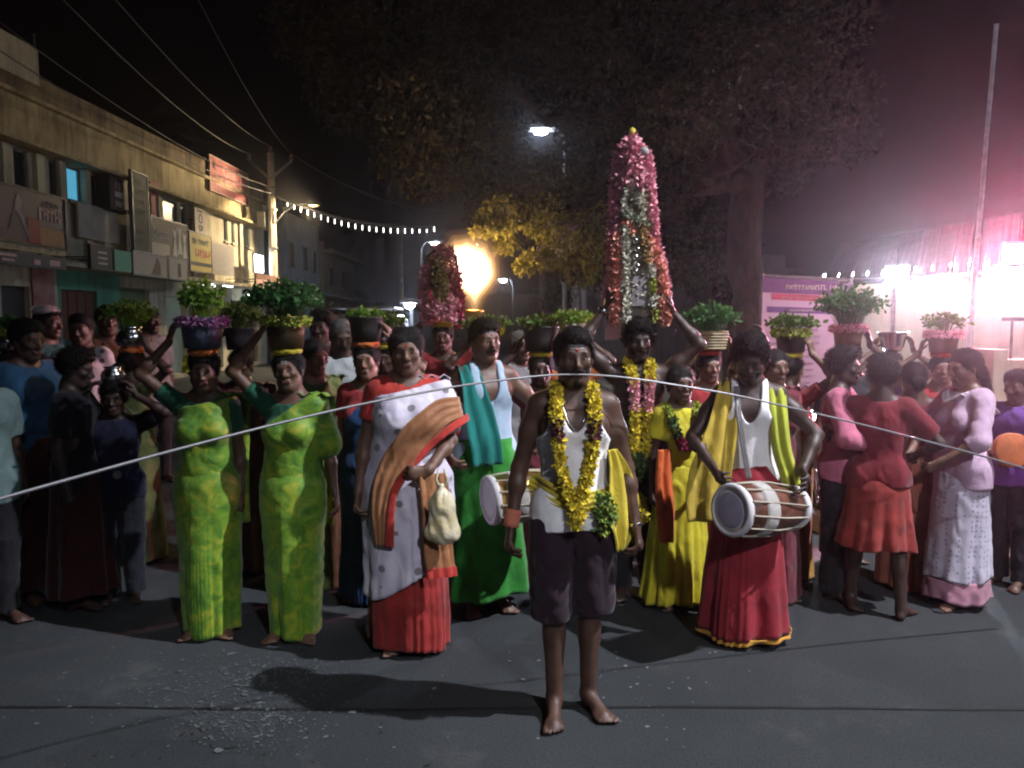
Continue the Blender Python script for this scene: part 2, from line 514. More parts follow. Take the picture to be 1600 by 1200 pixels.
        for i in range(4):
            b0 = W + dr * (.082 - abs(i - 1.2) * .005) + order * (i - 1.5) * .0205 * side * -1
            c = curl * (1 + .12 * i); L = (.041, .046, .043, .034)[i]
            d1 = unit(dr * math.cos(c) + n * math.sin(c)); d2 = unit(dr * math.cos(2.1 * c) + n * math.sin(2.1 * c))
            hd += [cone(b0, b0 + d1 * L, .0098, .0092, .006), cone(b0 + d1 * L, b0 + d1 * L + d2 * L * .85, .009, .0075, .004)]
        tb = W + dr * .025 - order * .026 * side * -1; td = unit(dr * .75 - order * .6 * side * -1 + n * .45)
        hd += [cone(tb, tb + td * .042, .0125, .0105, .012), cone(tb + td * .042, tb + td * .042 + unit(td + dr * .5) * .03, .0105, .0085, .004)]
        s.arms[side] += hd
        s.hands.append((W, E, W + dr * .08)); s.parts[('wrist', side)] = (W, E, dr, n)
        return s
    def hang(s, side, out=.06, fwd=.02, curl=.5):
        """arm hanging down beside the body"""
        S = s.sh[side]
        return s.arm(side, S + np.array((side * out, -fwd, -.527)), pole=(side * .3, 1, 0), palm=(-side, .1, 0), curl=curl)
    def world(s, p):
        v = Matrix.Rotation(s.rot, 3, 'Z') @ (Vector(p) * s.k)
        return v + Vector((s.X, s.Y, s.z0))
    # --- body mesh
    def body(s):
        s.skin_prims = s.torso + s.neck + s.head + s.arms.get(-1, []) + s.arms.get(1, []) + s.legs
        f = s.res * .5 if not s.fine else .0052
        c = s.hc; b = [[(c[0]-.10, c[0]+.10, f)], [(c[1]-.14, c[1]+.0, f)], [(c[2]-.13, c[2]+.08, f)]]
        if s.fine:
            for W, E, T in s.hands:
                lo, hi = np.minimum(W, T) - .055, np.maximum(W, T) + .055
                b[0].append((lo[0], hi[0], .0068)); b[2].append((lo[2], hi[2], .0068))
        V, F = extract(s.skin_prims, s.res, bands=b)
        o = obj('body', mesh_np('body', V, F), skin(s.tone), s.root)
        loc = lambda p: tuple(s.h(p))
        rot = Matrix([list(r) for r in s.Rh]).to_euler()
        for q in (-1, 1):
            e = obj('eye', eye_mesh(), None, s.root, loc((q * .030, -.0738, .0025)), rot); e.scale = (s.hs,) * 3
        lm = mat('lips', (0.10, 0.037, 0.032), rough=0.45, var=0.2, bump=0)
        V, F = extract([cone(s.h((-.018, -.086, -.0548)), s.h((.018, -.086, -.0548)), .0062 * s.hs, .0062 * s.hs, .004, ((0, 0, 1), .8)), cone(s.h((-.015, -.0855, -.0665)), s.h((.015, -.0855, -.0665)), .0072 * s.hs, .0072 * s.hs, .012)], .0042)
        obj('lips', mesh_np('lips', V, F), lm, s.root)
        for q in (-1, 1):
            V, F = extract([cone(s.h((q * .012, -.0895, .026)), s.h((q * .030, -.0885, .031)), .0042 * s.hs, .0042 * s.hs, .004), cone(s.h((q * .030, -.0885, .031)), s.h((q * .047, -.076, .026)), .0042 * s.hs, .002 * s.hs, .004)], .0042)
            obj('eyebrow', mesh_np('eyebrow', V, F), hair_mat(), s.root)
        return s
    def _head_piece(s, name, prims, material, cut=None, res=.0065, amp=.0, seed=1, freq=90, off=0.0, warp=None):
        V, F = extract(prims, res, off=off, cut=cut, warp=warp)
        if amp:
            V = V + vnormals(V, F) * (wob(V, freq, seed)[:, None] * amp)
        V = s.hc + (V * s.hs) @ s.Rh.T
        return obj(name, mesh_np(name, V, F), material, s.root)
    def hair(s, style='short', grey=False, seed=3):
        base = ell((0, .02, .036), (.086, .100, .094), .02)
        ks, vs = [-.2, -.095, -.07, -.045, -.02, .012, .04, .2], [.076, .074, .066, .046, .0, -.030, -.062, -.075]
        if style in ('bun', 'braid', 'loose'):
            ks, vs = [-.2, -.098, -.075, -.05, -.025, .012, .04, .2], [.074, .070, .050, .018, -.018, -.045, -.07, -.085]
        pr = [base]
        if style == 'short': pr = [ell((0, .02, .040), (.088, .101, .098), .02), ell((0, -.035, .088), (.062, .05, .045), .03)]
        if style == 'curly': pr = [ell((0, .02, .044), (.094, .106, .102), .02), ell((0, -.03, .095), (.07, .06, .05), .03)]
        if style == 'thin': pr = [ell((0, .02, .034), (.080, .098, .090), .02)]
        if style == 'bun': pr += [ell((0, .125, -.02), (.05, .045, .048), .02)]
        if style == 'braid': pr += [ell((0, .105, -.05), (.04, .035, .05), .02), cone((0, .118, -.08), (0.01, .125, -.42), .032, .02, .02)]
        if style == 'loose': pr += [cone((-.045, .06, -.03), (-.055, .085, -.24), .05, .055, .03), cone((.045, .06, -.03), (.055, .085, -.24), .05, .055, .03), cone((0, .09, -.04), (0, .11, -.28), .05, .05, .03)]
        cut = lambda X, Y, Z: np.where(Y < .055, (np.interp(Y, ks, vs) + .004 * np.sin(X * 160) - Z) * .75, -1)
        amp, fr = (.0035, 150) if style != 'curly' else (.007, 230)
        V, F = extract(pr, .007, cut=cut)
        nv = vnormals(V, F); V = V + nv * (wob(V, fr, seed)[:, None] * amp)
        # loose strands lying over the mass of hair
        r = np.random.default_rng(seed + 40); n = 2600 if s.fine else 1300
        keep = np.where(nv[:, 2] > -.75)[0]; ix = r.choice(keep, n); b0 = V[ix]; nn = nv[ix]
        if style in ('bun', 'braid', 'loose'):
            d = np.stack([np.sign(b0[:, 0]) * .55 * (b0[:, 2] > .06), np.full(n, .8), -.35 - .6 * (b0[:, 1] > .05)], 1) + r.normal(size=(n, 3)) * .12; Ls, lift = .05, .004
        elif style == 'curly': d = r.normal(size=(n, 3)); Ls, lift = .026, .018
        else: d = np.stack([r.normal(size=n) * .3 + .25, np.where(b0[:, 1] < -.02, -.4, .6), np.where(b0[:, 2] > .06, .1, -.8)], 1) + r.normal(size=(n, 3)) * .35; Ls, lift = .024, .006
        d = d - nn * np.sum(d * nn, 1, keepdims=True); d /= np.maximum(np.linalg.norm(d, axis=1, keepdims=True), 1e-6)
        w = np.cross(d, nn) * .0019; Lr = (Ls * r.uniform(.5, 1.3, n))[:, None]; lf = nn * (lift * r.uniform(.2, 1.2, n))[:, None]
        m1, m2 = b0 + d * Lr * .5 + lf * .9, b0 + d * Lr + lf * .6
        SV = np.stack([b0 - w, b0 + w, m1 + w, m1 - w, m2 + w * .2, m2 - w * .2], 1).reshape(-1, 3); k = np.arange(n)[:, None] * 6
        SF = np.concatenate([k + np.array([[0, 1, 2, 3]]), k + np.array([[3, 2, 4, 5]])]) + len(V)
        V = np.concatenate([V, SV]); F = np.concatenate([F, SF])
        V = s.hc + (V * s.hs) @ s.Rh.T
        obj('hair', mesh_np('hair', V, F), hair_mat(grey), s.root)
        return s
    def beard(s, full=True):
        m = hair_mat()
        pr = [cone((-.030, -.088, -.054), (-.006, -.103, -.0445), .0055, .0085, .006), cone((.030, -.088, -.054), (.006, -.103, -.0445), .0055, .0085, .006)]
        s._head_piece('moustache', pr, m, None, .0045, .0012, 4, 300)
        if full:
            pr = [ell((0, -.022, -.028), (.0635, .0705, .0865), .02), ell((0, -.060, -.094), (.029, .027, .024), .02)]
            cut = lambda X, Y, Z: np.maximum(np.maximum(Z - np.interp(np.abs(X), [0, .022, .034, .05, .07], [-.076, -.074, -.062, -.030, -.0]), Y - .0), -.13 - Z)
            s._head_piece('beard', pr, m, cut, .005, .0015, 5, 300, off=.0015)
        return s
    def forehead(s, color=(.6, .58, .55), bands=3, dot=True, w=.036):
        """ash stripes and a vermilion spot on the brow"""
        m = mat('ash', (.30, .28, .27), rough=.9, var=.55, scale=120, bump=0)
        pr = s.head
        def patch(name, x0, x1, z0, z1, mm, n=8):
            X, Z = np.meshgrid(np.linspace(x0, x1, n), np.linspace(z0, z1, 3), indexing='ij')
            # walk in head space
            ys = np.linspace(-.125, -.03, 90)
            Q = np.stack(np.broadcast_arrays(X[..., None], ys, Z[..., None]), -1)
            Wd = s.hc + (Q * s.hs) @ s.Rh.T
            f = field_at(pr, Wd); idx = np.argmax(f < .0012, -1)
            Pt = np.stack([X, ys[idx] - .0004, Z], -1)
            V, F = grid_mesh(Pt); V = s.hc + (V * s.hs) @ s.Rh.T
            o = obj(name, mesh_np(name, V, F), mm, s.root); thick(o, .0012)
        for i in range(bands): patch('forehead_ash', -w, w, .043 + i * .011, .050 + i * .011, m)
        if dot: patch('forehead_spot', -.006, .006, .034, .046, mat('vermilion', (.45, .03, .02), rough=.8, bump=0), 4)
        return s
    # --- clothing
    def garment(s, name, prims, material, off, cut=None, res=.011, folds=.004, freq=26, seed=1, fz=.45, warp=None):
        V, F = extract(prims, res, off=off, cut=cut, warp=warp)
        if folds:
            n = vnormals(V, F)
            Q = V * np.array((1, 1, fz))
            V = V + n * (((np.abs(wob(Q, freq, seed)) * 3.2 - .7) + np.abs(wob(Q * np.array((1, 1, 1.5)), freq * 2.1, seed + 7)) * 1.5 - .3)[:, None] * folds)
        return obj(name, mesh_np(name, V, F), material, s.root)
    def tank(s, material, hem=.84, off=.016, scoop=1.27, strap=.098, armz=1.27, seed=1):
        T, pv = s.T, np.array((0, 0, .95))
        def cut(X, Y, Z):
            Q = np.stack([X, Y, Z], -1) - pv; Q = Q @ T + pv; X, Y, Z = Q[..., 0], Q[..., 1], Q[..., 2]
            neck = np.where(Y < .02, scoop, 1.37) - Z
            hole = np.minimum((.062 - np.abs(X)) * -1, 0)
            scoopf = -np.maximum(np.abs(X) - .058 - .0 * Z, neck)        # inside scoop -> positive
            scoopf = -(np.sqrt((X / .062) ** 2 + (np.maximum(np.where(Y < .02, 1.46, 1.50) - Z, 0) / np.where(Y < .02, 1.46 - scoop, .12)) ** 2) - 1) * .05
            scoopf = np.where(Z > 1.46, np.maximum(scoopf, .062 - np.abs(X)), scoopf)
            armf = np.where(Z > armz - .06, np.abs(X) - strap - np.clip((1.35 - Z) / .16, 0, 1) ** 2 * .11, -1)
            return np.maximum(np.maximum(hem + .012 * np.sin(X * 9 + seed) - Z, scoopf), armf)
        pr = s.torso + [cone(hp * (1, 1, 0) + (0, 0, .83), hp + (0, 0, .05), .094, .09, .05) for hp, _, _ in s.legp] + [cone(s.up((-.11, .015, 1.405)), s.up((.11, .015, 1.405)), .05, .05, .03)]
        return s.garment('tank_top', pr, material, off, cut, .0085, .0035, 22, seed)
    def shirt(s, material, hem=.82, off=.017, sleeve=.75, neck=1.425, seed=1, name='shirt', vneck=.0, armoff=.004, res=.011, folds=.006):
        pr = list(s.torso) + ([cone(hp * (1, 1, 0) + (0, 0, .80), hp + (0, 0, .06), .098 * s.armg, .09 * s.armg, .05) for hp, _, _ in s.legp] if hem < 1 else [])
        cuts = []
        for q in (-1, 1):
            if q not in s.arms: continue
            a = s.arms[q][0]; S, E = a[1], a[2]; W = s.arms[q][2][2]
            if sleeve <= 1:
                pr.append(cone(S, S + (E - S) * sleeve, .046 * s.armg + armoff, .043 * s.armg + armoff, .03)); cuts.append((S + (E - S) * sleeve, unit(E - S), q))
            else:
                pr += [cone(S, E, .046 * s.armg + armoff, .038 * s.armg + armoff, .03), cone(E, E + (W - E) * (sleeve - 1), .038 * s.armg + armoff, .028 + armoff, .03)]
                cuts.append((E + (W - E) * (sleeve - 1), unit(W - E), q))
        zt = s.up((0, 0, neck))[2]
        def cut(X, Y, Z):
            c = np.maximum(hem + .015 * np.sin(X * 11 + seed) + .008 * np.sin(Y * 17) - Z, np.where(np.sqrt(X**2 + (Y - .01)**2) < .085, Z - zt + vneck * np.clip(.07 - np.abs(X), 0, 1) * 2, -1))
            for p, d, q in cuts:
                e = (X - p[0]) * d[0] + (Y - p[1]) * d[1] + (Z - p[2]) * d[2]
                r = np.sqrt((X - p[0])**2 + (Y - p[1])**2 + (Z - p[2])**2)
                c = np.maximum(c, np.where(r < .12, e, -1))
            return c
        return s.garment(name, pr, material, off, cut, res, folds, 24, seed)
    def blouse(s, material, **k):
        return s.shirt(material, hem=1.10, off=.009, sleeve=k.pop('sleeve', .55), neck=1.40, name='blouse', armoff=.004, folds=.002, **k)
    def loft(s, name, material, prof, pleats=9, amp=.02, pw=1.6, n=132, m=44, seed=0, front=None, tilt=0.0, wr=.006, shift=(0, 0), ttop=0.0):
        """wrapped skirt, lungi or trouserless cloth: prof = [(z, rx, ry), ...] from waist to hem"""
        r = np.random.default_rng(seed)
        zs = np.array([p[0] for p in prof]); t = np.linspace(0, 1, m); zz = zs[0] + (zs[-1] - zs[0]) * t
        rx = np.interp(-zz, -zs, [p[1] for p in prof]); ry = np.interp(-zz, -zs, [p[2] for p in prof])
        th = np.linspace(0, 2 * np.pi, n, endpoint=False)
        TH, TT = np.meshgrid(th, t, indexing='ij')
        ph = r.uniform(0, 6.28, 4)
        w = np.sin(pleats * TH + ph[0] + 1.1 * np.sin(2 * TH + ph[1]) + .8 * TT) * .6 + .4 * np.sin(pleats * 1.7 * TH + ph[2] + 1.5 * np.sin(TH + ph[3]))
        d = amp * TT ** pw * w
        if front is not None:                                  # a bundle of narrow knife pleats: (angle, width, count, amp)
            a0, wd, cnt, fa = front
            dl = (TH - a0 + np.pi) % (2 * np.pi) - np.pi
            e = np.exp(-(dl / wd) ** 4)
            saw = ((dl / wd * cnt) % 1.0) ** .7
            d = d * (1 - e) + e * fa * np.clip(TT * 1.5 - .25, 0.05, 1) * (saw * 1.2 + .25)
        RX, RY = np.broadcast_to(rx, TH.shape), np.broadcast_to(ry, TH.shape)
        X = (RX + d) * np.cos(TH) + shift[0] * TT; Y = (RY + d) * np.sin(TH) + shift[1] * TT
        Z = np.broadcast_to(zz, TH.shape) + TT * .012 * np.sin(3 * TH + ph[1]) + TT ** 3 * tilt * np.cos(TH) + (1 - TT) ** 1.5 * ttop * np.cos(TH + .4)
        Pt = np.stack([X, Y, Z], -1)
        V, F = grid_mesh(Pt, True)
        nn = V * np.array((1, 1, 0)); nn = nn / np.maximum(np.linalg.norm(nn, axis=1, keepdims=True), 1e-6)
        V = V + nn * (wob(V * np.array((1, 1, .9)), 18, seed + 5) * wr)[:, None] + nn * ((np.abs(wob(V @ np.array(((1, 0, .5), (0, 1, .3), (.2, .1, 1.2))), 30, seed + 9)) - .15) * wr * .9)[:, None]
        F = F[:, ::-1]
        o = obj(name, mesh_np(name, V, F), material, s.root)
        return thick(o, .004)
    def drape(s, name, material, path, off=.03, nu=46, nv=14, folds=.006, seed=0, extra=None, parent=None, prims=None, v0=-.5, v1=.5):
        """cloth band laid over the front of the torso; path = [(x, z, width), ...]"""
        pr = prims or (s.torso + (extra or []))
        pth = np.array(path, float); L = np.concatenate([[0], np.cumsum(np.linalg.norm(np.diff(pth[:, :2], axis=0), axis=1))])
        u = np.linspace(0, L[-1], nu); cx, cz, cw = [np.interp(u, L, pth[:, i]) for i in range(3)]
        k = np.array([.25, .5, .25])
        for _ in range(4):
            cx[1:-1] = np.convolve(cx, k, 'valid'); cz[1:-1] = np.convolve(cz, k, 'valid')
        tx, tz = np.gradient(cx), np.gradient(cz); l = np.hypot(tx, tz); nx, nz = -tz / l, tx / l
        v = np.linspace(v0, v1, nv)
        X = cx[:, None] + nx[:, None] * cw[:, None] * v; Z = cz[:, None] + nz[:, None] * cw[:, None] * v
        Yv = front_y(pr, X, Z, off)
        for _ in range(3):
            Yv[1:-1] = (Yv[:-2] + 2 * Yv[1:-1] + Yv[2:]) / 4; Yv[:, 1:-1] = (Yv[:, :-2] + 2 * Yv[:, 1:-1] + Yv[:, 2:]) / 4
        r = np.random.default_rng(seed)
        Yv = Yv + folds * np.sin(v[None, :] * 22 + r.uniform(0, 6) + 1.5 * np.sin(u[:, None] * 5)) + folds * .6 * np.sin(u[:, None] * 19 + v[None, :] * 7)
        V, F = grid_mesh(np.stack([X, Yv, Z], -1))
        o = obj(name, mesh_np(name, V, F), material, parent or s.root)
        return thick(o, -.004)
    def ribbon(s, name, material, pts, wdir, width, nu=40, nv=12, folds=.01, nf=3, seed=0, taper=None):
        """cloth hanging free along pts (3-D), as wide as width along wdir"""
        pts = np.array(pts, float); L = np.concatenate([[0], np.cumsum(np.linalg.norm(np.diff(pts, axis=0), axis=1))])
        u = np.linspace(0, L[-1], nu); C = np.stack([np.interp(u, L, pts[:, i]) for i in range(3)], 1)
        k = np.array([.25, .5, .25])
        for _ in range(5):
            for i in range(3): C[1:-1, i] = np.convolve(C[:, i], k, 'valid')
        w = unit(wdir); tg = np.gradient(C, axis=0); tg /= np.linalg.norm(tg, axis=1, keepdims=True); nrm = np.cross(tg, w); nrm /= np.linalg.norm(nrm, axis=1, keepdims=True)
        v = np.linspace(-.5, .5, nv); wd = np.interp(np.linspace(0, 1, nu), np.linspace(0, 1, len(taper)), taper) * width if taper else np.full(nu, width)
        r = np.random.default_rng(seed)
        Pt = C[:, None] + w * (v[None, :, None] * wd[:, None, None]) + nrm[:, None] * (folds * np.sin(v[None, :] * 2 * np.pi * nf + r.uniform(0, 6) + .7 * np.sin(u[:, None] * 7)))[..., None]
        V, F = grid_mesh(Pt)
        return thick(obj(name, mesh_np(name, V, F), material, s.root), .004)
    def trousers(s, material, hem=.06, off=.014, flare=.012, waist=1.02, seed=2, name='trousers'):
        pr = [s.torso[0], s.torso[1]]
        for hip, kn, an in s.legp:
            pr += [cone(hip, kn, .092 * s.armg, .062 + flare, .03), cone(kn, np.array((an[0], an[1], max(hem - .02, .05))) if hem < .4 else kn * .5 + an * .5, .062 + flare, .046 + flare, .03)]
        cut = lambda X, Y, Z: np.maximum(hem - Z, Z - waist)
        return s.garment(name, pr, material, off, cut, .012, .006, 26, seed)
    def shorts(s, material, hem=.45, seed=2):
        pr = [s.torso[0], s.torso[1]]
        for hip, kn, an in s.legp:
            e = np.sign(hip[0]); pr += [cone(hip + (e * .012, 0, 0), kn * .8 + an * .2 + (e * .014, -.005, 0), .092, .080, .03)]
        cut = lambda X, Y, Z: np.maximum(hem + .012 * np.sin(X * 14) - Z, Z - .90)
        return s.garment('shorts', pr, material, .010, cut, .010, .009, 24, seed)
    def ring(s, material, z=.116, r=.066, name='head_ring', h=.040, tilt=0):
        """twisted cloth ring on the crown that carries a pot"""
        pts = []
        n = 40; V = []
        th = np.linspace(0, 2*np.pi, n, endpoint=False); ps = np.linspace(0, 2*np.pi, 12, endpoint=False)
        TH, PS = np.meshgrid(th, ps, indexing='ij'); rr = h * .55 * (1 + .16 * np.sin(9 * TH + 3 * PS))
        Pt = np.stack([(r + rr * np.cos(PS)) * np.cos(TH), .012 + (r * 1.08 + rr * np.cos(PS)) * np.sin(TH), z + rr * np.sin(PS)], -1)
        Pt = np.concatenate([Pt, Pt[:, :1]], 1)
        V, F = grid_mesh(Pt, True); V = s.hc + (V * s.hs) @ s.Rh.T
        return obj(name, mesh_np(name, V, F), material, s.root)
    def crown(s, dz=.125):
        """world point on top of the head"""
        return s.world(s.h((0, .012, dz)))
    def band(s, name, side, t, r, w, material):
        W, E, dr, n = s.parts[('wrist', side)]
        c = W + (E - W) * t; d = unit(E - W)
        return MB().tube([tuple(c - d * w * .5), tuple(c - d * w * .25), tuple(c + d * w * .25), tuple(c + d * w * .5)], [r * .96, r, r, r * 1.02], 18).build(name, material, s.root, True)
# ------------------------------------------------------------------ ground
def asphalt_mat():
    m, nt, b = _nodes('asphalt'); N, L = nt.nodes, nt.links
    tc = N.new('ShaderNodeTexCoord')
    def noise(sc, det=6, ro=.6):
        n = N.new('ShaderNodeTexNoise'); n.inputs['Scale'].default_value = sc; n.inputs['Detail'].default_value = det; n.inputs['Roughness'].default_value = ro
        L.new(tc.outputs['Object'], n.inputs['Vector']); return n
    a = noise(.55); r = N.new('ShaderNodeValToRGB')
    r.color_ramp.elements[0].position = .3; r.color_ramp.elements[1].position = .72
    r.color_ramp.elements[0].color = (.030, .035, .038, 1); r.color_ramp.elements[1].color = (.055, .061, .065, 1)
    L.new(a.outputs['Fac'], r.inputs[0])
    g = noise(95, 4, .8); r2 = N.new('ShaderNodeValToRGB')
    r2.color_ramp.elements[0].position = .35; r2.color_ramp.elements[1].position = .75
    r2.color_ramp.elements[0].color = (.35, .35, .35, 1); r2.color_ramp.elements[1].color = (1.6, 1.6, 1.6, 1)
    L.new(g.outputs['Fac'], r2.inputs[0])
    mx = N.new('ShaderNodeMix'); mx.data_type = 'RGBA'; mx.blend_type = 'MULTIPLY'; mx.inputs[0].default_value = .8
    L.new(r.outputs[0], mx.inputs[6]); L.new(r2.outputs[0], mx.inputs[7])
    st = noise(2.3, 8, .7); r3 = N.new('ShaderNodeValToRGB')
    r3.color_ramp.elements[0].position = .56; r3.color_ramp.elements[1].position = .75
    r3.color_ramp.elements[0].color = (0, 0, 0, 1); r3.color_ramp.elements[1].color = (.4, .4, .4, 1)
    L.new(st.outputs['Fac'], r3.inputs[0])
    m2 = N.new('ShaderNodeMix'); m2.data_type = 'RGBA'
    L.new(r3.outputs[0], m2.inputs[0]); L.new(mx.outputs[2], m2.inputs[6]); m2.inputs[7].default_value = (.115, .115, .112, 1)
    # repaired patches and a web of hairline cracks
    wn_ = noise(1.1, 4, .6); va = N.new('ShaderNodeVectorMath'); va.operation = 'MULTIPLY_ADD'; va.inputs[1].default_value = (.5, .5, 0); L.new(wn_.outputs['Color'], va.inputs[0]); L.new(tc.outputs['Object'], va.inputs[2])
    vo = N.new('ShaderNodeTexVoronoi'); vo.feature = 'DISTANCE_TO_EDGE'; vo.inputs['Scale'].default_value = .75; L.new(va.outputs[0], vo.inputs['Vector'])
    rc = N.new('ShaderNodeValToRGB'); rc.color_ramp.elements[0].position = .002; rc.color_ramp.elements[1].position = .009; rc.color_ramp.elements[0].color = (.96, .96, .96, 1); rc.color_ramp.elements[1].color = (1, 1, 1, 1); L.new(vo.outputs['Distance'], rc.inputs[0])
    v2 = N.new('ShaderNodeTexVoronoi'); v2.inputs['Scale'].default_value = .42; L.new(va.outputs[0], v2.inputs['Vector'])
    sx = N.new('ShaderNodeSeparateColor'); L.new(v2.outputs['Color'], sx.inputs[0]); rp2 = N.new('ShaderNodeMapRange'); rp2.inputs[3].default_value = .72; rp2.inputs[4].default_value = 1.2; L.new(sx.outputs[0], rp2.inputs[0])
    mu1 = N.new('ShaderNodeMix'); mu1.data_type = 'RGBA'; mu1.blend_type = 'MULTIPLY'; mu1.inputs[0].default_value = 1; L.new(m2.outputs[2], mu1.inputs[6]); L.new(rc.outputs[0], mu1.inputs[7])
    mu2 = N.new('ShaderNodeMix'); mu2.data_type = 'RGBA'; mu2.blend_type = 'MULTIPLY'; mu2.inputs[0].default_value = 1; L.new(mu1.outputs[2], mu2.inputs[6]); L.new(rp2.outputs[0], mu2.inputs[7])
    L.new(mu2.outputs[2], b.inputs['Base Color'])
    b.inputs['Roughness'].default_value = .82; b.inputs['Specular IOR Level'].default_value = .25
    bp = N.new('ShaderNodeBump'); bp.inputs['Strength'].default_value = .5; bp.inputs['Distance'].default_value = .006
    L.new(g.outputs['Fac'], bp.inputs['Height']); L.new(bp.outputs[0], b.inputs['Normal'])
    return m
ASPHALT = asphalt_mat()
def sheet(name, pts, material, z=0.0, kind='structure'):
    me = bpy.data.meshes.new(name); me.from_pydata([(p[0], p[1], z) for p in pts], [], [tuple(range(len(pts)))])
    o = obj(name, me, material); tag(o, kind=kind); return o
sheet('road', [(-300, -60), (300, -60), (300, 400), (-300, 400)], ASPHALT)
# the joint that crosses the road in front of the man
mb = MB()
r0 = random.Random(3)
xs = [-3.4 + i * .14 for i in range(50)]
top = [(x, 3.335 + .012 * math.sin(x * 2.1) + r0.uniform(-.003, .003), .004) for x in xs]
w = [.007 + .004 * abs(math.sin(x * 1.7)) for x in xs]
mb.add([(p[0], p[1] + w[i], p[2]) for i, p in enumerate(top)] + [(p[0], p[1] - w[i], p[2]) for i, p in enumerate(top)], [(i, i + 50, i + 51, i + 1) for i in range(49)])
o = mb.build('road_joint', mat('joint_tar', (.012, .012, .013), rough=.7, bump=.1)); tag(o, kind='structure')
# pavement on the right, a kerb step above the road
pv = [G(1175, 775), G(1330, 842), G(1640, 905)]
kerb_m = mat('kerb_concrete', (.30, .27, .22), rough=.9, var=.35, scale=5, bump=.3, bscale=30)
pave_m = mat('pavement_sand', (.26, .22, .16), rough=.95, var=.4, scale=2.2, bump=.4, bscale=18)
poly = [pv[0], pv[1], pv[2], Vector((14, pv[2].y, 0)), Vector((14, 30, 0)), Vector((pv[0].x - .2, 30, 0))]
mb = MB(); n = len(poly)
mb.add([(p.x, p.y, .12) for p in poly] + [(p.x, p.y, -.05) for p in poly], [tuple(range(n))] + [(i, i + n, (i + 1) % n + n, (i + 1) % n) for i in range(n)])
o = mb.build('pavement', pave_m); tag(o, kind='structure')
mb = MB()
for a, b in ((pv[0], pv[1]), (pv[1], pv[2]), (pv[2], Vector((9, pv[2].y - .35, 0)))):
    d = (b - a); L_ = d.length; d.normalize(); k = max(1, int(L_ / .6))
    for i in range(k):
        p = a + d * (L_ * i / k + .004); q = a + d * (L_ * (i + 1) / k - .004); nrm = Vector((d.y, -d.x, 0))
        V = [p, q, q + nrm * .15, p + nrm * .15]
        me = MB().add([(v.x, v.y, -.02) for v in V] + [(v.x, v.y, .135 + r0.uniform(-.006, .006)) for v in V], [(0, 3, 2, 1), (4, 5, 6, 7), (0, 1, 5, 4), (1, 2, 6, 5), (2, 3, 7, 6), (3, 0, 4, 7)])
        ks = me.build('kerb_stone', kerb_m, o)

# pale powder, crushed petals and crumbs trodden into the road
def litter(name, label, spots, material, n, size, seed, zlift=.004, flat=True):
    r = np.random.default_rng(seed); V = []; F = []
    for _ in range(n):
        cx, cy, sx, sy = spots[r.integers(len(spots))]
        p = G(cx + r.normal() * sx, cy + r.normal() * sy)
        k = int(r.integers(5, 8)); sz = size * r.lognormal(0, .55); a0 = r.uniform(0, 6.28); st = r.uniform(.4, 1)
        h = zlift + (r.integers(5) * .0007 if flat else r.uniform(0, .004)); b = len(V); ca = r.uniform(0, 6.28)
        for i in range(k):
            a = a0 + 6.283 * i / k; rr = sz * r.uniform(.45, 1.1); x, y = rr * math.cos(a), rr * st * math.sin(a)
            V.append((p.x + x * math.cos(ca) - y * math.sin(ca), p.y + x * math.sin(ca) + y * math.cos(ca), h + (0 if flat else r.uniform(0, .003))))
        V.append((p.x, p.y, h + (0 if flat else .003)))
        for i in range(k): F.append((b + i, b + (i + 1) % k, b + k))
    me = bpy.data.meshes.new(name); me.from_pydata(V, [], F)
    return tag(obj(name, me, material), label, 'litter', kind='stuff')
powder = mat('powder', (.105, .118, .124), rough=.95, var=.5, scale=40, bump=.3)
litter('trodden_powder', 'pale grey powder and crumbs trodden into the road', [(380, 1085, 85, 34), (330, 1065, 90, 22), (450, 1050, 50, 14), (400, 1130, 60, 20)], powder, 1700, .0052, 5)
litter('scattered_flakes', 'sparse pale flakes scattered over the asphalt', [(940, 1060, 80, 55), (1000, 1110, 60, 45), (800, 1040, 190, 60), (650, 1090, 200, 60), (1020, 1050, 60, 20), (200, 1100, 150, 40)], mat('flakes', (.17, .17, .19), rough=.95, bump=0), 130, .0055, 6)
litter('dark_petals', 'dark crushed leaves lying on the road', [(320, 1140, 90, 30), (420, 1160, 120, 30), (560, 1150, 200, 40)], mat('crushed_leaf', (.02, .022, .018), rough=.9, bump=0), 50, .009, 7)

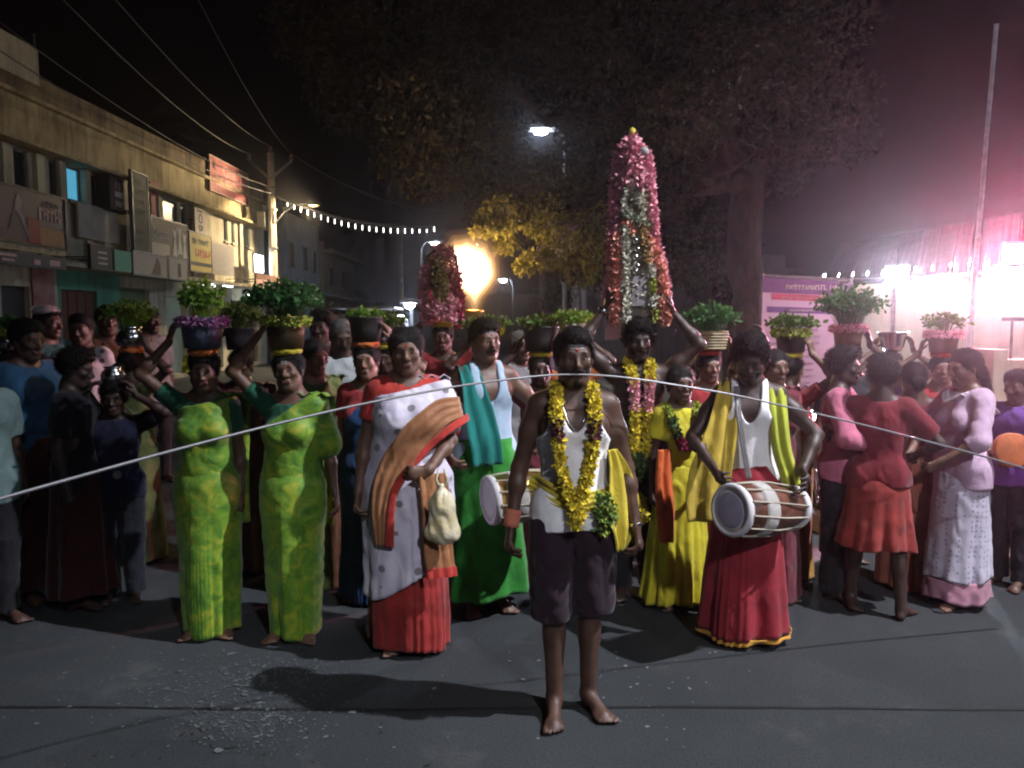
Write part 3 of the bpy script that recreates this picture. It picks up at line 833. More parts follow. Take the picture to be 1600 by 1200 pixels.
# ------------------------------------------------------------------ shop building along the left side of the street
TH1 = R(89.0)
FX0 = -10.5
BM = Matrix.Translation((FX0, 0, 0)) @ Matrix.Rotation(TH1, 4, 'Z')
BMi = BM.inverted()
def FPL(px, py, proud=0.0):
    """photo pixel -> (along, z) on the facade plane, which may stand proud of the wall"""
    d = BMi.to_3x3() @ ray(px, py); o = BMi @ Vector((0, 0, CAM_H))
    t = (-proud - o.y) / d.y; p = o + d * t
    return p.x, p.z
def plaster(name, c, c2, sc=1.4, streak=3.0):
    if name in MATS: return MATS[name]
    m, nt, b = _nodes(name); N, L = nt.nodes, nt.links
    tc = N.new('ShaderNodeTexCoord'); mp = N.new('ShaderNodeMapping'); mp.inputs['Scale'].default_value = (streak, streak, .5); L.new(tc.outputs['Object'], mp.inputs[0])
    n1 = N.new('ShaderNodeTexNoise'); n1.inputs['Scale'].default_value = sc; n1.inputs['Detail'].default_value = 8; n1.inputs['Roughness'].default_value = .7; L.new(mp.outputs[0], n1.inputs['Vector'])
    n2 = N.new('ShaderNodeTexNoise'); n2.inputs['Scale'].default_value = .7; n2.inputs['Detail'].default_value = 7; n2.inputs['Roughness'].default_value = .65; L.new(tc.outputs['Object'], n2.inputs['Vector'])
    ad = N.new('ShaderNodeMath'); ad.operation = 'ADD'; L.new(n1.outputs['Fac'], ad.inputs[0]); L.new(n2.outputs['Fac'], ad.inputs[1])
    r = N.new('ShaderNodeValToRGB'); r.color_ramp.elements[0].position = .40; r.color_ramp.elements[1].position = .56
    mu = N.new('ShaderNodeMath'); mu.operation = 'MULTIPLY'; mu.inputs[1].default_value = .5; L.new(ad.outputs[0], mu.inputs[0]); L.new(mu.outputs[0], r.inputs[0])
    r.color_ramp.elements[0].color = (*c2, 1); r.color_ramp.elements[1].color = (*c, 1)
    L.new(r.outputs[0], b.inputs['Base Color']); b.inputs['Roughness'].default_value = .92
    n3 = N.new('ShaderNodeTexNoise'); n3.inputs['Scale'].default_value = 14; n3.inputs['Detail'].default_value = 6; L.new(tc.outputs['Object'], n3.inputs['Vector'])
    bp = N.new('ShaderNodeBump'); bp.inputs['Strength'].default_value = .5; bp.inputs['Distance'].default_value = .02; L.new(n3.outputs['Fac'], bp.inputs['Height']); L.new(bp.outputs[0], b.inputs['Normal'])
    MATS[name] = m; return m
OCHRE = plaster('ochre_plaster', (.50, .42, .25), (.18, .14, .08))
CREAM = plaster('cream_plaster', (.58, .54, .42), (.27, .23, .17))
STAIN = plaster('stained_parapet', (.26, .19, .11), (.06, .045, .035))
TURQ = plaster('turquoise_plaster', (.10, .34, .24), (.06, .2, .15))
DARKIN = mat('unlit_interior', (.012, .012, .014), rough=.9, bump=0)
WOOD = mat('brown_shutter', (.13, .045, .03), rough=.7, var=.35, scale=4, stretch=(8, 8, 1))
FRAME = mat('window_frame', (.16, .2, .2), rough=.6, var=.2)
PANE = mat('window_pane', (.03, .035, .04), rough=.12, var=.1, bump=0, spec=.6)
GREYM = mat('grey_metal', (.2, .2, .2), rough=.5, metal=.6, var=.3)
BLACKM = mat('black_paint', (.015, .015, .017), rough=.5, var=.2)

def wall_open(x0, x1, z0, z1, opens, depth=.3, y=0.0):
    """boxes that fill a wall around its rectangular openings"""
    xs = sorted({x0, x1, *[o[0] for o in opens], *[o[1] for o in opens]}); mb = MB()
    for a, b in zip(xs[:-1], xs[1:]):
        if b - a < 1e-4: continue
        cx = (a + b) / 2; z = z0
        for o in sorted([o for o in opens if o[0] < cx < o[1]], key=lambda o: o[2]):
            if o[2] > z: mb.box((a, y, z), (b, y + depth, o[2]))
            z = o[3]
        if z < z1: mb.box((a, y, z), (b, y + depth, z1))
    return mb
bld = thing('shop_building', 'long two-storey plastered shop building with stained parapet along the left of the street', 'building', (FX0, 0, 0), TH1)
X0, X1 = 9.0, 31.2
ZR, ZC, ZF = 6.45, 5.42, 3.05
up_win = []
for i, (a, b, t, bt) in enumerate([(20, 43, 233, 293), (76, 88, 255, 300), (104, 126, 267, 315), (141, 154, 278, 321), (254, 277, 300, 352), (282, 291, 316, 360), (349, 355, 345, 378), (361, 366, 350, 381), (384, 391, 352, 382)]):
    xa, _ = FPL(a, t); xb, _ = FPL(b, t); up_win.append((xa, xb, 4.5, 5.28))
down_win = []
for a, b in ((0, 45), (94, 150), (185, 232), (258, 290), (300, 345), (362, 400)):
    xa, _ = FPL(a, 430); xb, _ = FPL(b, 430); down_win.append((xa, xb, .12, 2.45 if a not in (185,) else 2.6))
wall_open(X0, X1, ZC, ZR, []).build('wall', OCHRE, bld)
wall_open(X0, X1, ZF, ZC - .002, up_win).build('wall', CREAM, bld)
xt0, _ = FPL(88, 420); xt1, _ = FPL(186, 420); xt2, _ = FPL(292, 420)
wall_open(X0, xt0, 0, ZF - .002, [d for d in down_win if d[1] < xt0 + .1]).build('wall', CREAM, bld)
wall_open(xt0, xt1, 0, ZF - .002, [d for d in down_win if xt0 - .1 < d[0] < xt1 - .3]).build('wall', TURQ, bld)
wall_open(xt1, X1, 0, ZF - .002, [d for d in down_win if d[0] > xt1 - .3]).build('wall', CREAM, bld)
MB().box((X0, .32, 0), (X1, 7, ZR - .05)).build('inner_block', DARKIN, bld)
MB().box((X0, -.02, ZR + .002), (X1, .28, ZR + .50)).build('parapet', STAIN, bld)
xb0, _ = FPL(54, 120)
MB().box((X0, -.10, ZR + .28), (xb0, -.022, ZR + 1.05)).build('raised_panel', CREAM, bld)
MB().tube([(xb0 - .05, -.06, ZR + 1.05), (xb0 - .05, -.06, ZR + 1.35)], .03, 6).build('roof_stub', GREYM, bld)
MB().box((X0, -.16, ZR - .10), (X1, -.003, ZR - .02)).build('cornice', OCHRE, bld)
mb = MB()
MB().box((X0, -.42, ZC - .10), (X1, -.003, ZC - .03)).build('sunshade', OCHRE, bld)
MB().box((X0, -.85, ZF - .16), (X1, -.003, ZF - .06)).build('canopy_slab', CREAM, bld)
for i, (a, b, z0, z1) in enumerate(up_win):
    m = MB(); f = .05
    m.box((a, .04, z0), (a + f, .12, z1)).box((b - f, .04, z0), (b, .12, z1)).box((a + f, .04, z1 - f), (b - f, .12, z1)).box((a + f, .04, z0), (b - f, .12, z0 + f))
    w_ = m.build('window', FRAME, bld)
    pm = PANE
    if i == 2: pm = mat('blue_lit_pane', (.1, .4, .55), rough=.4, emit=(.10, .42, .62), estr=.8, bump=0)
    if i == 4: pm = mat('green_pane', (.09, .15, .11), rough=.3, bump=0)
    nb = 2 if i == 2 else 1
    for k in range(nb):
        wd = (b - a - 2 * f) / nb
        MB().box((a + f + k * wd + .004, .075, z0 + f), (a + f + (k + 1) * wd - .014, .085, z1 - f)).build('pane', pm, w_)
    MB().box((a - .06, -.08, z0 - .07), (b + .06, -.003, z0 - .003)).build('sill', CREAM, w_)
for i, (a, b, z0, z1) in enumerate(down_win):
    if i in (1,):
        d = MB().box((a, .10, z0), (b, .14, z1)).build('door', WOOD, bld)
        for k in range(4):
            ww = (b - a) / 4; MB().box((a + k * ww + .02, .08, z0 + .05), (a + (k + 1) * ww - .02, .10, z1 - .05)).build('shutter_leaf', WOOD, d)
        MB().box(((a + b) / 2 - .1, .05, 1.25), ((a + b) / 2 + .1, .078, 1.29)).build('latch', GREYM, d)
    elif i in (0, 5):
        MB().box((a, .12, z0), (b, .15, z1)).build('rolled_shutter', mat('dark_shutter', (.035, .035, .042), rough=.6), bld)
    elif i == 2:
        MB().box((a, .12, z0), (b, .15, z1)).build('door', mat('green_door', (.09, .16, .08), rough=.7, var=.3), bld)
    else:
        MB().box((a, .2, z0), (b, .24, z1)).build('shop_front', mat('shop_glass', (.10, .13, .13), rough=.2, emit=(.5, .62, .5), estr=.10, bump=0), bld)
# pilasters between the upper windows
for px in (8, 60, 95, 133, 160, 246, 298, 318, 372):
    xa, _ = FPL(px, 330)
    MB().box((xa - .12, -.10, ZF + .02), (xa + .12, -.003, ZC - .12)).build('pilaster', CREAM, bld)

# ------------------------------------------------------------------ signs on the facade
def font_to_mesh(o, width=None):
    bpy.context.view_layer.update()
    w = o.dimensions.x
    me = bpy.data.meshes.new_from_object(o.evaluated_get(bpy.context.evaluated_depsgraph_get()))
    q = bpy.data.objects.new('lettering', me); col.objects.link(q); q.parent = o.parent; q.location = o.location; q.rotation_euler = o.rotation_euler
    if width and w > 0: q.scale = (width / w, 1, 1)
    bpy.data.objects.remove(o); q.name = 'lettering'
    return q
def illegible(parent, x, z, y, w, h, material, seed=0):
    """print too blurred to read in the photo: a row of small uneven strokes"""
    r = random.Random(seed + int(w * 1000)); mb = MB(); cx = -w / 2
    while cx < w / 2 - h * .2:
        cw = h * r.uniform(.35, .7)
        if r.random() < .14: cx += cw; continue
        a = h * r.uniform(.38, .5); mb.box((cx, 0, -a), (cx + cw * .3, .003, a)); k = r.uniform(-.35, .35) * h
        mb.box((cx + cw * .3, .0, k - h * .07), (cx + cw * .85, .003, k + h * .07))
        if r.random() < .6: mb.box((cx + cw * .62, 0, k + h * .07), (cx + cw * .85, .003, min(a, k + h * .45)))
        cx += cw
    return tag(mb.build('lettering', material, parent, loc=(x, y, z)), kind='stuff')
def lettering(text, parent, x, z, y, size, material, width=None, rot=0.0):
    c = bpy.data.curves.new('lettering', 'FONT'); c.body = text; c.size = size; c.extrude = .004; c.align_x = 'CENTER'; c.align_y = 'CENTER'; c.resolution_u = 2
    c.materials.append(material)
    o = bpy.data.objects.new('lettering', c); col.objects.link(o); o.parent = parent; o.location = (x, y, z); o.rotation_euler = (R(90), rot, 0)
    return font_to_mesh(o, width)
LW = mat('white_paint', (.62, .6, .56), rough=.6, var=.1, bump=0); LR = mat('red_paint', (.5, .06, .04), rough=.6, var=.1, bump=0)
LY = mat('yellow_paint', (.62, .5, .08), rough=.6, var=.15, bump=0); LK = mat('black_lettering', (.02, .02, .025), rough=.6, bump=0)
LG = mat('grey_lettering', (.18, .17, .15), rough=.7, bump=0); LP = mat('pale_pink_paint', (.6, .38, .36), rough=.6, bump=0)
def sign(label, px0, px1, py0, py1, material, y=-.16, d=.06, border=None, cat='sign'):
    xa, za = FPL(px0, py0, -y); xb, zb = FPL(px1, py1, -y)
    xm = (px0 + px1) / 2
    z1 = FPL(xm, (py0), -y)[1]; z0 = FPL(xm, (py1), -y)[1]
    root = thing('signboard', label, cat, BM @ Vector(((xa + xb) / 2, y, z0)), TH1)
    hw, h = abs(xb - xa) / 2, z1 - z0
    MB().box((-hw, 0, 0), (hw, d, h)).build('panel', material, root)
    if border:
        m = MB(); t = .035
        m.box((-hw - t, -.012, -t), (hw + t, d, 0)).box((-hw - t, -.012, h), (hw + t, d, h + t)).box((-hw - t, -.012, 0), (-hw, d, h)).box((hw, -.012, 0), (hw + t, d, h))
        m.build('frame', border, root)
    # brackets back to the wall
    for sx in (-hw * .7, hw * .7):
        if -y - d > .03: MB().tube([(sx, d + .001, h * .5), (sx, -y - .004, h * .5)], .018, 6).build('bracket', GREYM, root)
    return root, hw, h
poster_m = mat('dark_poster', (.03, .025, .04), rough=.5, var=.5, scale=1.1, c2=(.10, .02, .03), bump=0)
s_, hw, h = sign('large dark shop poster with a pale figure and red patch at the left edge', -60, 103, 292, 378, poster_m, -.92, border=BLACKM)
MB().add([(-.35, -.006, .2), (-.25, -.006, .22), (-.08, -.006, h * .8), (.0, -.006, h * .9), (.1, -.006, h * .78), (.05, -.006, h * .62), (.22, -.006, h * .3), (.34, -.006, .12), (.24, -.006, .12), (.0, -.006, h * .5), (-.12, -.006, h * .62), (-.22, -.006, h * .3)], [(0, 11, 10, 2, 1), (2, 10, 9, 4, 3), (4, 9, 5), (5, 9, 8, 7, 6)]).build('figure', mat('pale_figure', (.3, .26, .26), rough=.6, bump=0), s_)
MB().box((hw * .16, -.006, .02), (hw * .42, -.001, h * .5)).build('red_patch', mat('poster_red', (.3, .03, .02), rough=.6, var=.3, bump=0), s_)
MB().box((hw * .42, -.006, .02), (hw * .95, -.001, h * .36)).build('ochre_patch', mat('poster_ochre', (.34, .16, .06), rough=.6, var=.3, bump=0), s_)
illegible(s_, hw * .66, h * .62, -.008, hw * .5, .26, LP, 1); illegible(s_, hw * .66, h * .82, -.008, hw * .4, .12, LG, 2)
s_, hw, h = sign('narrow yellow shop strip with small dark lettering under the large poster', -60, 102, 374, 390, mat('dull_yellow', (.42, .33, .16), rough=.6, var=.2), -.92)
for k in range(4): illegible(s_, -hw * .55 + k * hw * .42, h * .5, -.005, hw * .3, .12, LG, k)
s_, hw, h = sign('black shop strip with white patches under the yellow strip', -60, 104, 393, 414, mat('black_strip', (.015, .014, .022), rough=.5, var=.4, bump=0), -.9)
for a, b, z0, z1 in ((-.4, -.05, .62, .82), (-.33, -.1, .25, .45), (.28, .42, .2, .6), (.62, .85, .25, .7)):
    MB().box((hw * a, -.006, h * z0), (hw * b, -.001, h * z1)).build('white_patch', LP, s_)
s_, hw, h = sign('blank off-white board beside the blue-lit window', 122, 187, 324, 376, mat('blank_white', (.5, .46, .4), rough=.7, var=.25, scale=2), -.18)
s_, hw, h = sign('brown box sign with stacked white letters under the sunshade', 171, 202, 281, 329, mat('brown_box', (.14, .10, .08), rough=.6), -.35, .3, border=BLACKM)
illegible(s_, 0, h * .78, -.006, hw * .8, .18, LW, 3); MB().box((-hw * .5, -.006, h * .42), (hw * .6, -.001, h * .6)).build('white_patch', LW, s_); illegible(s_, 0, h * .2, -.006, hw * .9, .16, LW, 4)
s_, hw, h = sign('tall grey green vertical signboard standing out from the facade', 206, 234, 272, 392, mat('grey_green_board', (.10, .105, .085), rough=.7, var=.3, scale=3), -.62, .08, border=GREYM)
for k in range(7): illegible(s_, 0, h * (.88 - k * .125), -.006, hw * 1.3, .15, LG, k)
s_, hw, h = sign('pink curtain panel in an upper opening beside the tall vertical board', 235, 249, 285, 345, mat('pink_panel', (.5, .16, .16), rough=.7, var=.3), -.06, .03)
s_, hw, h = sign('dark shop sign reading Dresses with white dress shapes beside the yellow board', 236, 293, 346, 408, mat('dress_sign', (.09, .07, .06), rough=.6, var=.3), -.55, border=GREYM)
MB().box((-hw * .98, -.006, h * .05), (-hw * .05, -.001, h * .40)).build('cream_patch', mat('cream_patch', (.55, .48, .38), rough=.6, bump=0), s_)
lettering('Dresses', s_, -hw * .5, h * .64, -.008, .36, LW, hw * .85)
for k, (dx, dz) in enumerate(((.12, .05), (.42, .12), (.7, .0))):
    x, z = hw * dx, h * (.1 + dz)
    MB().add([(x, -.008, z), (x + hw * .28, -.008, z), (x + hw * .18, -.008, z + h * .42), (x + hw * .26, -.008, z + h * .70), (x + hw * .14, -.008, z + h * .62), (x + hw * .02, -.008, z + h * .70), (x + hw * .10, -.008, z + h * .42)], [(0, 1, 2, 6), (6, 2, 3, 4), (6, 4, 5)]).build('dress_shape', LW, s_)
s_, hw, h = sign('yellow shop sign with red lettering and black strip', 296, 331, 366, 424, mat('yellow_board', (.62, .5, .12), rough=.6, var=.15), -.5, border=GREYM)
illegible(s_, 0, h * .78, -.006, hw * 1.5, .2, LG, 5); illegible(s_, 0, h * .48, -.006, hw * 1.8, .3, LR, 6)
MB().box((-hw, -.006, h * .14), (hw, -.001, h * .24)).build('black_strip', LK, s_)
s_, hw, h = sign('pale upright sign with dark sideways letters JOB above the yellow board', 304, 322, 326, 364, mat('pale_upright', (.48, .42, .33), rough=.6, var=.2), -.3)
lettering('JOB', s_, 0, h * .5, -.006, .42, LK, None, R(90))
s_, hw, h = sign('pink rooftop hoarding with faded white lettering at the far end of the parapet', 328, 388, 258, 308, mat('pink_hoarding', (.42, .14, .15), rough=.6, var=.35, scale=1.5), -.12, .05, border=mat('pale_trim', (.55, .42, .36), rough=.6))
lettering('Gill T', s_, hw * .15, h * .72, -.006, .5, LP, hw * 1.1); illegible(s_, 0, h * .42, -.006, hw * 1.5, .2, LP, 7); MB().box((-hw * .7, -.006, h * .22), (hw * .3, -.001, h * .28)).build('white_line', LP, s_); lettering('K', s_, -hw * .8, h * .75, -.006, .4, LK)
s_, hw, h = sign('dark hanging sign with white bars over the turquoise wall', 142, 178, 386, 420, mat('dark_hanging', (.03, .028, .032), rough=.6), -.95, border=BLACKM)
for k in range(3): MB().box((-hw * .4, -.006, h * (.2 + k * .25)), (hw * .4, -.001, h * (.28 + k * .25))).build('white_bar', LW, s_)
s_, hw, h = sign('turquoise fascia board over the shop next to the dark hanging sign', 179, 206, 392, 424, mat('turquoise_board', (.07, .4, .26), rough=.6, var=.15), -.92)
s_, hw, h = sign('pale fascia board with a brown seated silhouette', 208, 262, 398, 430, mat('pale_fascia', (.48, .42, .36), rough=.6, var=.2), -.92, border=GREYM)
MB().add([(.0, -.006, .02), (.5, -.006, .02), (.5, -.006, h * .6), (.32, -.006, h * .95), (.2, -.006, h * .6)], [(0, 1, 2, 3, 4)]).build('silhouette', mat('brown_ink', (.2, .13, .09), bump=0), s_)
s_, hw, h = sign('pale fascia board with a thin black bottle shape', 264, 294, 404, 436, mat('pale_fascia', (.48, .42, .36)), -.92, border=GREYM)
MB().box((-.05, -.006, .05), (.12, -.001, h * .75)).build('bottle_shape', LK, s_)
s_, hw, h = sign('pale shutter board left of the bright shop at the far end', 331, 366, 382, 430, mat('pale_shutter', (.46, .42, .4), rough=.6, var=.2), -.5)
s_, hw, h = sign('brown and white shop board under the bright lamp', 400, 438, 430, 446, mat('brown_white', (.22, .12, .09), rough=.6, var=.3), -1.2)
MB().box((-hw, -.006, 0), (hw, -.001, h * .45)).build('white_strip', LP, s_)
s_, hw, h = sign('pink and cream poster on the pier beside the brown shutters', 50, 86, 420, 478, mat('pier_poster', (.42, .3, .27), rough=.7, var=.3, scale=2, c2=(.3, .08, .09)), -.05, .03)
# bright shop lamp at the far end and the lit shop below it
xa, za = FPL(405, 412, .7)
t = thing('shop_lamp', 'glaring white lamp over the last shop of the building', 'lamp', BM @ Vector((xa, -.72, za)), TH1)
MB().box((-.38, 0, -.3), (.38, .05, .3)).build('lamp_panel', glow('shop_lamp_glow', (.86, .93, 1), 22), t)
MB().box((-.42, .052, -.34), (.42, .12, .34)).build('housing', GREYM, t)
for i, (px, py, L_) in enumerate(((327, 446, .7), (356, 446, .7), (396, 462, .9))):
    xa, za = FPL(px, py, .55)
    t = thing('tube_light', ('first', 'second', 'third')[i] + ' white tube light under the canopy of the far shops', 'lamp', BM @ Vector((xa, -.55, za)), TH1)
    MB().tube([(-L_ / 2, 0, 0), (L_ / 2, 0, 0)], .05, 8).build('tube', glow('tube_glow', (.85, .95, 1), 9), t)
    MB().box((-L_ / 2, -.03, .05), (L_ / 2, .03, .09)).build('batten', GREYM, t)

# ------------------------------------------------------------------ further houses
def house(label, x0, x1, y0, y1, h, wm, rows, over=.0, tank=False):
    t = thing('house', label, 'house', ((x0 + x1) / 2, y0, 0)); hw = (x1 - x0) / 2; D = y1 - y0
    MB().box((-hw, 0, 0), (hw, D, h)).build('wall', wm, t)
    rf = MB().box((-hw - over, -over, h + .002), (hw + over, D, h + .22)).build('roof', wm, t)
    MB().box((-hw - .02, -.02, h + .224), (hw + .02, .1, h + .7)).build('parapet', wm, t)
    if tank: MB().lathe([(.7, 0), (.72, .9), (.5, 1.15), (.15, 1.25)], 16, (0, 1.4, h + .224)).build('water_tank', BLACKM, rf, True)
    for z0, z1, xs in rows:
        for (a, b) in xs:
            w = MB().box((hw + .003, a, z0), (hw + .06, b, z1)).build('window', FRAME, t)
            MB().box((hw + .062, a + .07, z0 + .07), (hw + .075, b - .07, z1 - .07)).build('pane', PANE, w)
    for z0, z1, xs in rows[:1]:
        for k in range(2):
            a = -hw + .6 + k * hw; w = MB().box((a, -.06, z0), (a + 1.1, -.003, z1)).build('window', FRAME, t)
            MB().box((a + .07, -.075, z0 + .07), (a + 1.03, -.062, z1 - .07)).build('pane', PANE, w)
    sl = MB().box((hw + .003, .2, 3.0), (hw + .7, D - .2, 3.12)).build('sunshade', wm, t)
    return t
house('narrow blue grey house just beyond the shop building', -16, -9.75, 33, 39.2, 6.2, plaster('bluegrey_plaster', (.22, .27, .32), (.12, .15, .18)), [(4, 5.2, [(.8, 1.6), (3, 3.8), (4.8, 5.4)]), (.3, 2.4, [(1, 3), (4, 5.5)])], tank=False)
house('tan house with an overhanging roof slab beyond the blue grey one', -17, -10.2, 42, 50, 5.3, plaster('tan_plaster', (.36, .27, .2), (.2, .15, .11)), [(3.6, 4.7, [(1, 2), (4, 5)]), (.3, 2.4, [(1, 3), (4, 5.5)])], over=.7, tank=True)
house('low pale blue house at the far end of the left row', -18, -11.0, 53, 62, 3.6, plaster('paleblue_plaster', (.2, .27, .33), (.12, .16, .2)), [(1, 2.4, [(1, 2.4), (4, 6)])])
house('dim grey house closing the street behind the fire', -6.5, 2.5, 70, 80, 3.4, plaster('dim_plaster', (.2, .19, .2), (.12, .11, .12)), [(1, 2.3, [(1, 2.4), (4, 6)])])
house('dark shed with low wall behind the thin white pole', 2.6, 9.5, 27, 34, 3.3, plaster('shed_plaster', (.18, .15, .15), (.1, .08, .08)), [(1, 2.3, [(1, 2.4), (4, 6)])], over=.5)

# ------------------------------------------------------------------ poles, wires, lamps
POLE = mat('concrete_pole', (.42, .36, .27), rough=.9, var=.3, scale=3, bump=.4, bscale=25)
pb = P(423, 250, 29.0)
t = thing('utility_pole', 'concrete electricity pole with crossarms and insulators at the end of the shop building', 'pole', (pb.x, pb.y, 0))
MB().tube([(0, 0, 0), (0, 0, 7.9)], [.19, .12], 8).build('shaft', POLE, t)
for e in (-1, 1):
    MB().tube([(0, -.08, 6.95), (e * .78, -.08, 7.6)], .06, 5).build('crossarm', GREYM, t)
    MB().lathe([(.05, 0), (.09, .06), (.06, .12), (.08, .18), (.03, .24)], 8, (e * .78, -.08, 7.62)).build('insulator', mat('insulator_brown', (.2, .13, .1), rough=.4), t)
MB().lathe([(.05, 0), (.09, .06), (.06, .12), (.08, .18), (.03, .24)], 8, (0, 0, 7.902)).build('insulator', MATS['insulator_brown'], t)
for z in (6.6, 5.8, 4.4): MB().tube([(0, 0, z), (0, 0, z + .06)], .2, 8).build('clamp', GREYM, t)
MB().tube([(.1, -.1, 5.3), (.5, -.14, 5.75), (1.0, -.2, 6.0), (1.5, -.2, 6.05)], .028, 6).build('lamp_bracket', GREYM, t)
hd = MB().box((1.4, -.30, 5.98), (1.85, -.10, 6.08)).build('lamp_head', BLACKM, t)  # lamp head added on the bracket to light the shop fronts
MB().box((1.45, -.27, 5.955), (1.8, -.13, 5.978)).build('lamp_lens', glow('facade_fill_glow', (1, .62, .2), .5), hd)
MB().box((-.5, -.2, 5.2), (-.22, .1, 5.75)).build('junction_box', GREYM, t)
# light of the street lamps and of the added fill lamps
def spot(name, loc, target, energy, color, size=150, blend=.6, rad=.12, parent=None):
    l = bpy.data.lights.new(name, 'SPOT'); l.energy = energy; l.color = color; l.spot_size = R(size); l.spot_blend = blend; l.shadow_soft_size = rad
    o = bpy.data.objects.new(name, l); col.objects.link(o); o.location = loc
    o.rotation_euler = (Vector(target) - Vector(loc)).to_track_quat('-Z', 'Y').to_euler()
    return o
spot('facade_fill_light', (pb.x + 1.7, pb.y - .2, 5.92), (pb.x - 2.6, pb.y - 4.0, 3.4), FACADE_FILL, (1, .76, .44), 128, .5)  # added warm light that brightens the shop fronts
WIRE = mat('wire', (.10, .095, .10), rough=.6, bump=0)
def cable(label, pts, rad=.014, sag=.4, group=None, n=14, kind='cable'):
    pts = [Vector(p) for p in pts]; out = []
    for a, b in zip(pts[:-1], pts[1:]):
        for i in range(n):
            f = i / n; p = a.lerp(b, f); p.z -= sag * 4 * f * (1 - f); out.append(p)
    out.append(pts[-1])
    o = MB().tube([p - out[0] for p in out], rad, 5).build('cable', WIRE, None, True, loc=out[0]); return tag(o, label, kind, group)
tops = [Vector((pb.x - .78, pb.y - .08, 7.86)), Vector((pb.x, pb.y, 8.15)), Vector((pb.x + .78, pb.y - .08, 7.86)), Vector((pb.x - .1, pb.y, 6.7)), Vector((pb.x + .1, pb.y, 6.4))]
ends = [P(60, -40, 11), P(130, -60, 11), P(250, -120, 11), P(-20, 20, 12), P(-60, 40, 12)]
for i in range(5):
    cable(('leftmost overhead wire from the pole over the shop roofs', 'overhead wire from the very top of the concrete pole', 'overhead wire from the right crossarm of the concrete pole', 'upper of two low wires running along the shop parapet', 'lower of two low wires running along the shop parapet')[i], [tops[i], ends[i]], .012, .35, 'overhead wires left of the pole')
cable('wire running from the pole top towards the tree on the right', [tops[2], P(700, 330, 34)], .014, .5)
cable('thicker service cable below the lamp string', [Vector((pb.x + .1, pb.y, 6.35)), P(676, 356, 26)], .05, .3)
t = thing('light_string', 'string of small white tube bulbs hung from the pole across the street', 'string lights', tops[4])
a, b = tops[4], P(690, 352, 27)
pts = []
for i in range(25):
    f = i / 24; p = a.lerp(b, f); p.z -= .5 * 4 * f * (1 - f); pts.append(p - a)
MB().tube(pts, .012, 5).build('wire', WIRE, t)
for i in range(2, 24):
    p = pts[i]; MB().tube([(p.x, p.y, p.z - .02), (p.x, p.y, p.z - .19)], .017, 6).build('bulb', glow('bulb_glow', (1, .95, .88), 5), t)

LAMPW = glow('street_lamp_glow', (.72, .82, 1), 420)
def street_lamp(label, base, head, energy, color=(.85, .92, 1), r=.045, lens=LAMPW, sz=.26, pm_=None):
    t = thing('street_lamp', label, 'street lamp', (base[0], base[1], 0)); hx, hy, hz = head[0] - base[0], head[1] - base[1], head[2]
    MB().tube([(0, 0, 0), (0, 0, hz * .5), (0, 0, hz - .25), (hx * .3, hy * .3, hz + .05), (hx * .8, hy * .8, hz + .1)], [r * 1.5, r * 1.2, r, r * .8, r * .7], 8).build('pole', pm_ or mat('dark_pole', (.02, .02, .022), rough=.7, var=.2), t)
    hd = MB().box((hx - sz * .8, hy - sz * .5, hz + .03), (hx + sz * .8, hy + sz * .5, hz + .11)).build('lamp_head', GREYM, t)
    MB().lathe([(.01, -.09), (sz * .32, -.05), (sz * .42, .025)], 12, (hx, hy, hz)).build('lamp_lens', lens, hd, True)
    if energy: spot('street_lamp_light', (head[0], head[1], head[2] - .12), (head[0], head[1], 0), energy, color, 165, .5)
    return t
hp = P(845, 205, 20); bp_ = P(882, 470, 20)
street_lamp('white street lamp shining through the dark tree crown', (bp_.x, bp_.y), (hp.x, hp.y, hp.z), LAMP_TREE, sz=.46)
o = MB().tube([(0, 0, 0), (.02, 0, P(882, 340, 19).z)], [.06, .045], 8).build('pole', mat('pale_pole', (.42, .4, .38), rough=.5, metal=.2, var=.2), None, True, loc=(P(882, 400, 19).x, 19, 0)); tag(o, 'thin pale pole under the tree right of the fire', 'pole')
hp = P(679, 380, 34); street_lamp('far street lamp just left of the fire', (hp.x - .6, hp.y), (hp.x, hp.y, hp.z), 0, sz=.4)
hp = P(786, 438, 30); street_lamp('low street lamp right of the fire behind the crowd', (hp.x + .4, hp.y), (hp.x, hp.y, hp.z), 0, sz=.34)
hp = P(640, 476, 16); street_lamp('low work lamp on a stand left of the fire', (hp.x, hp.y + .3), (hp.x, hp.y, hp.z), 0, sz=.26)
pb2 = P(628, 470, 45)
MBp = MB().tube([(0, 0, 0), (0, 0, 7)], [.14, .1], 8).build('utility_pole', POLE, None, loc=(pb2.x, pb2.y, 0)); tag(MBp, 'thin distant pole left of the fire', 'pole')
# the lamp that lights the procession from the right, beyond the edge of the view
street_lamp('tall street lamp lighting the procession from the right of the road', (8.6, KEY_POS[1] + 1.2), KEY_POS, 0, r=.07, sz=.4)
spot('key_street_light', (KEY_POS[0], KEY_POS[1], KEY_POS[2] - .15), (KEY_POS[0] - 2.0, KEY_POS[1] + 1.0, 0), KEY_E, KEY_C, 84, .6, .07)
# unseen lamp added behind the photographer to fill the people's fronts
street_lamp('unseen fill lamp added behind the photographer', (FILL_POS[0] - 2.5, FILL_POS[1]), FILL_POS, 0, r=.07, sz=.4)
spot('front_fill_light', (FILL_POS[0], FILL_POS[1], FILL_POS[2] - .15), (FILL_POS[0] + .8, FILL_POS[1] + 2.2, 0), FILL_E, KEY_C, 102, .25, .2)
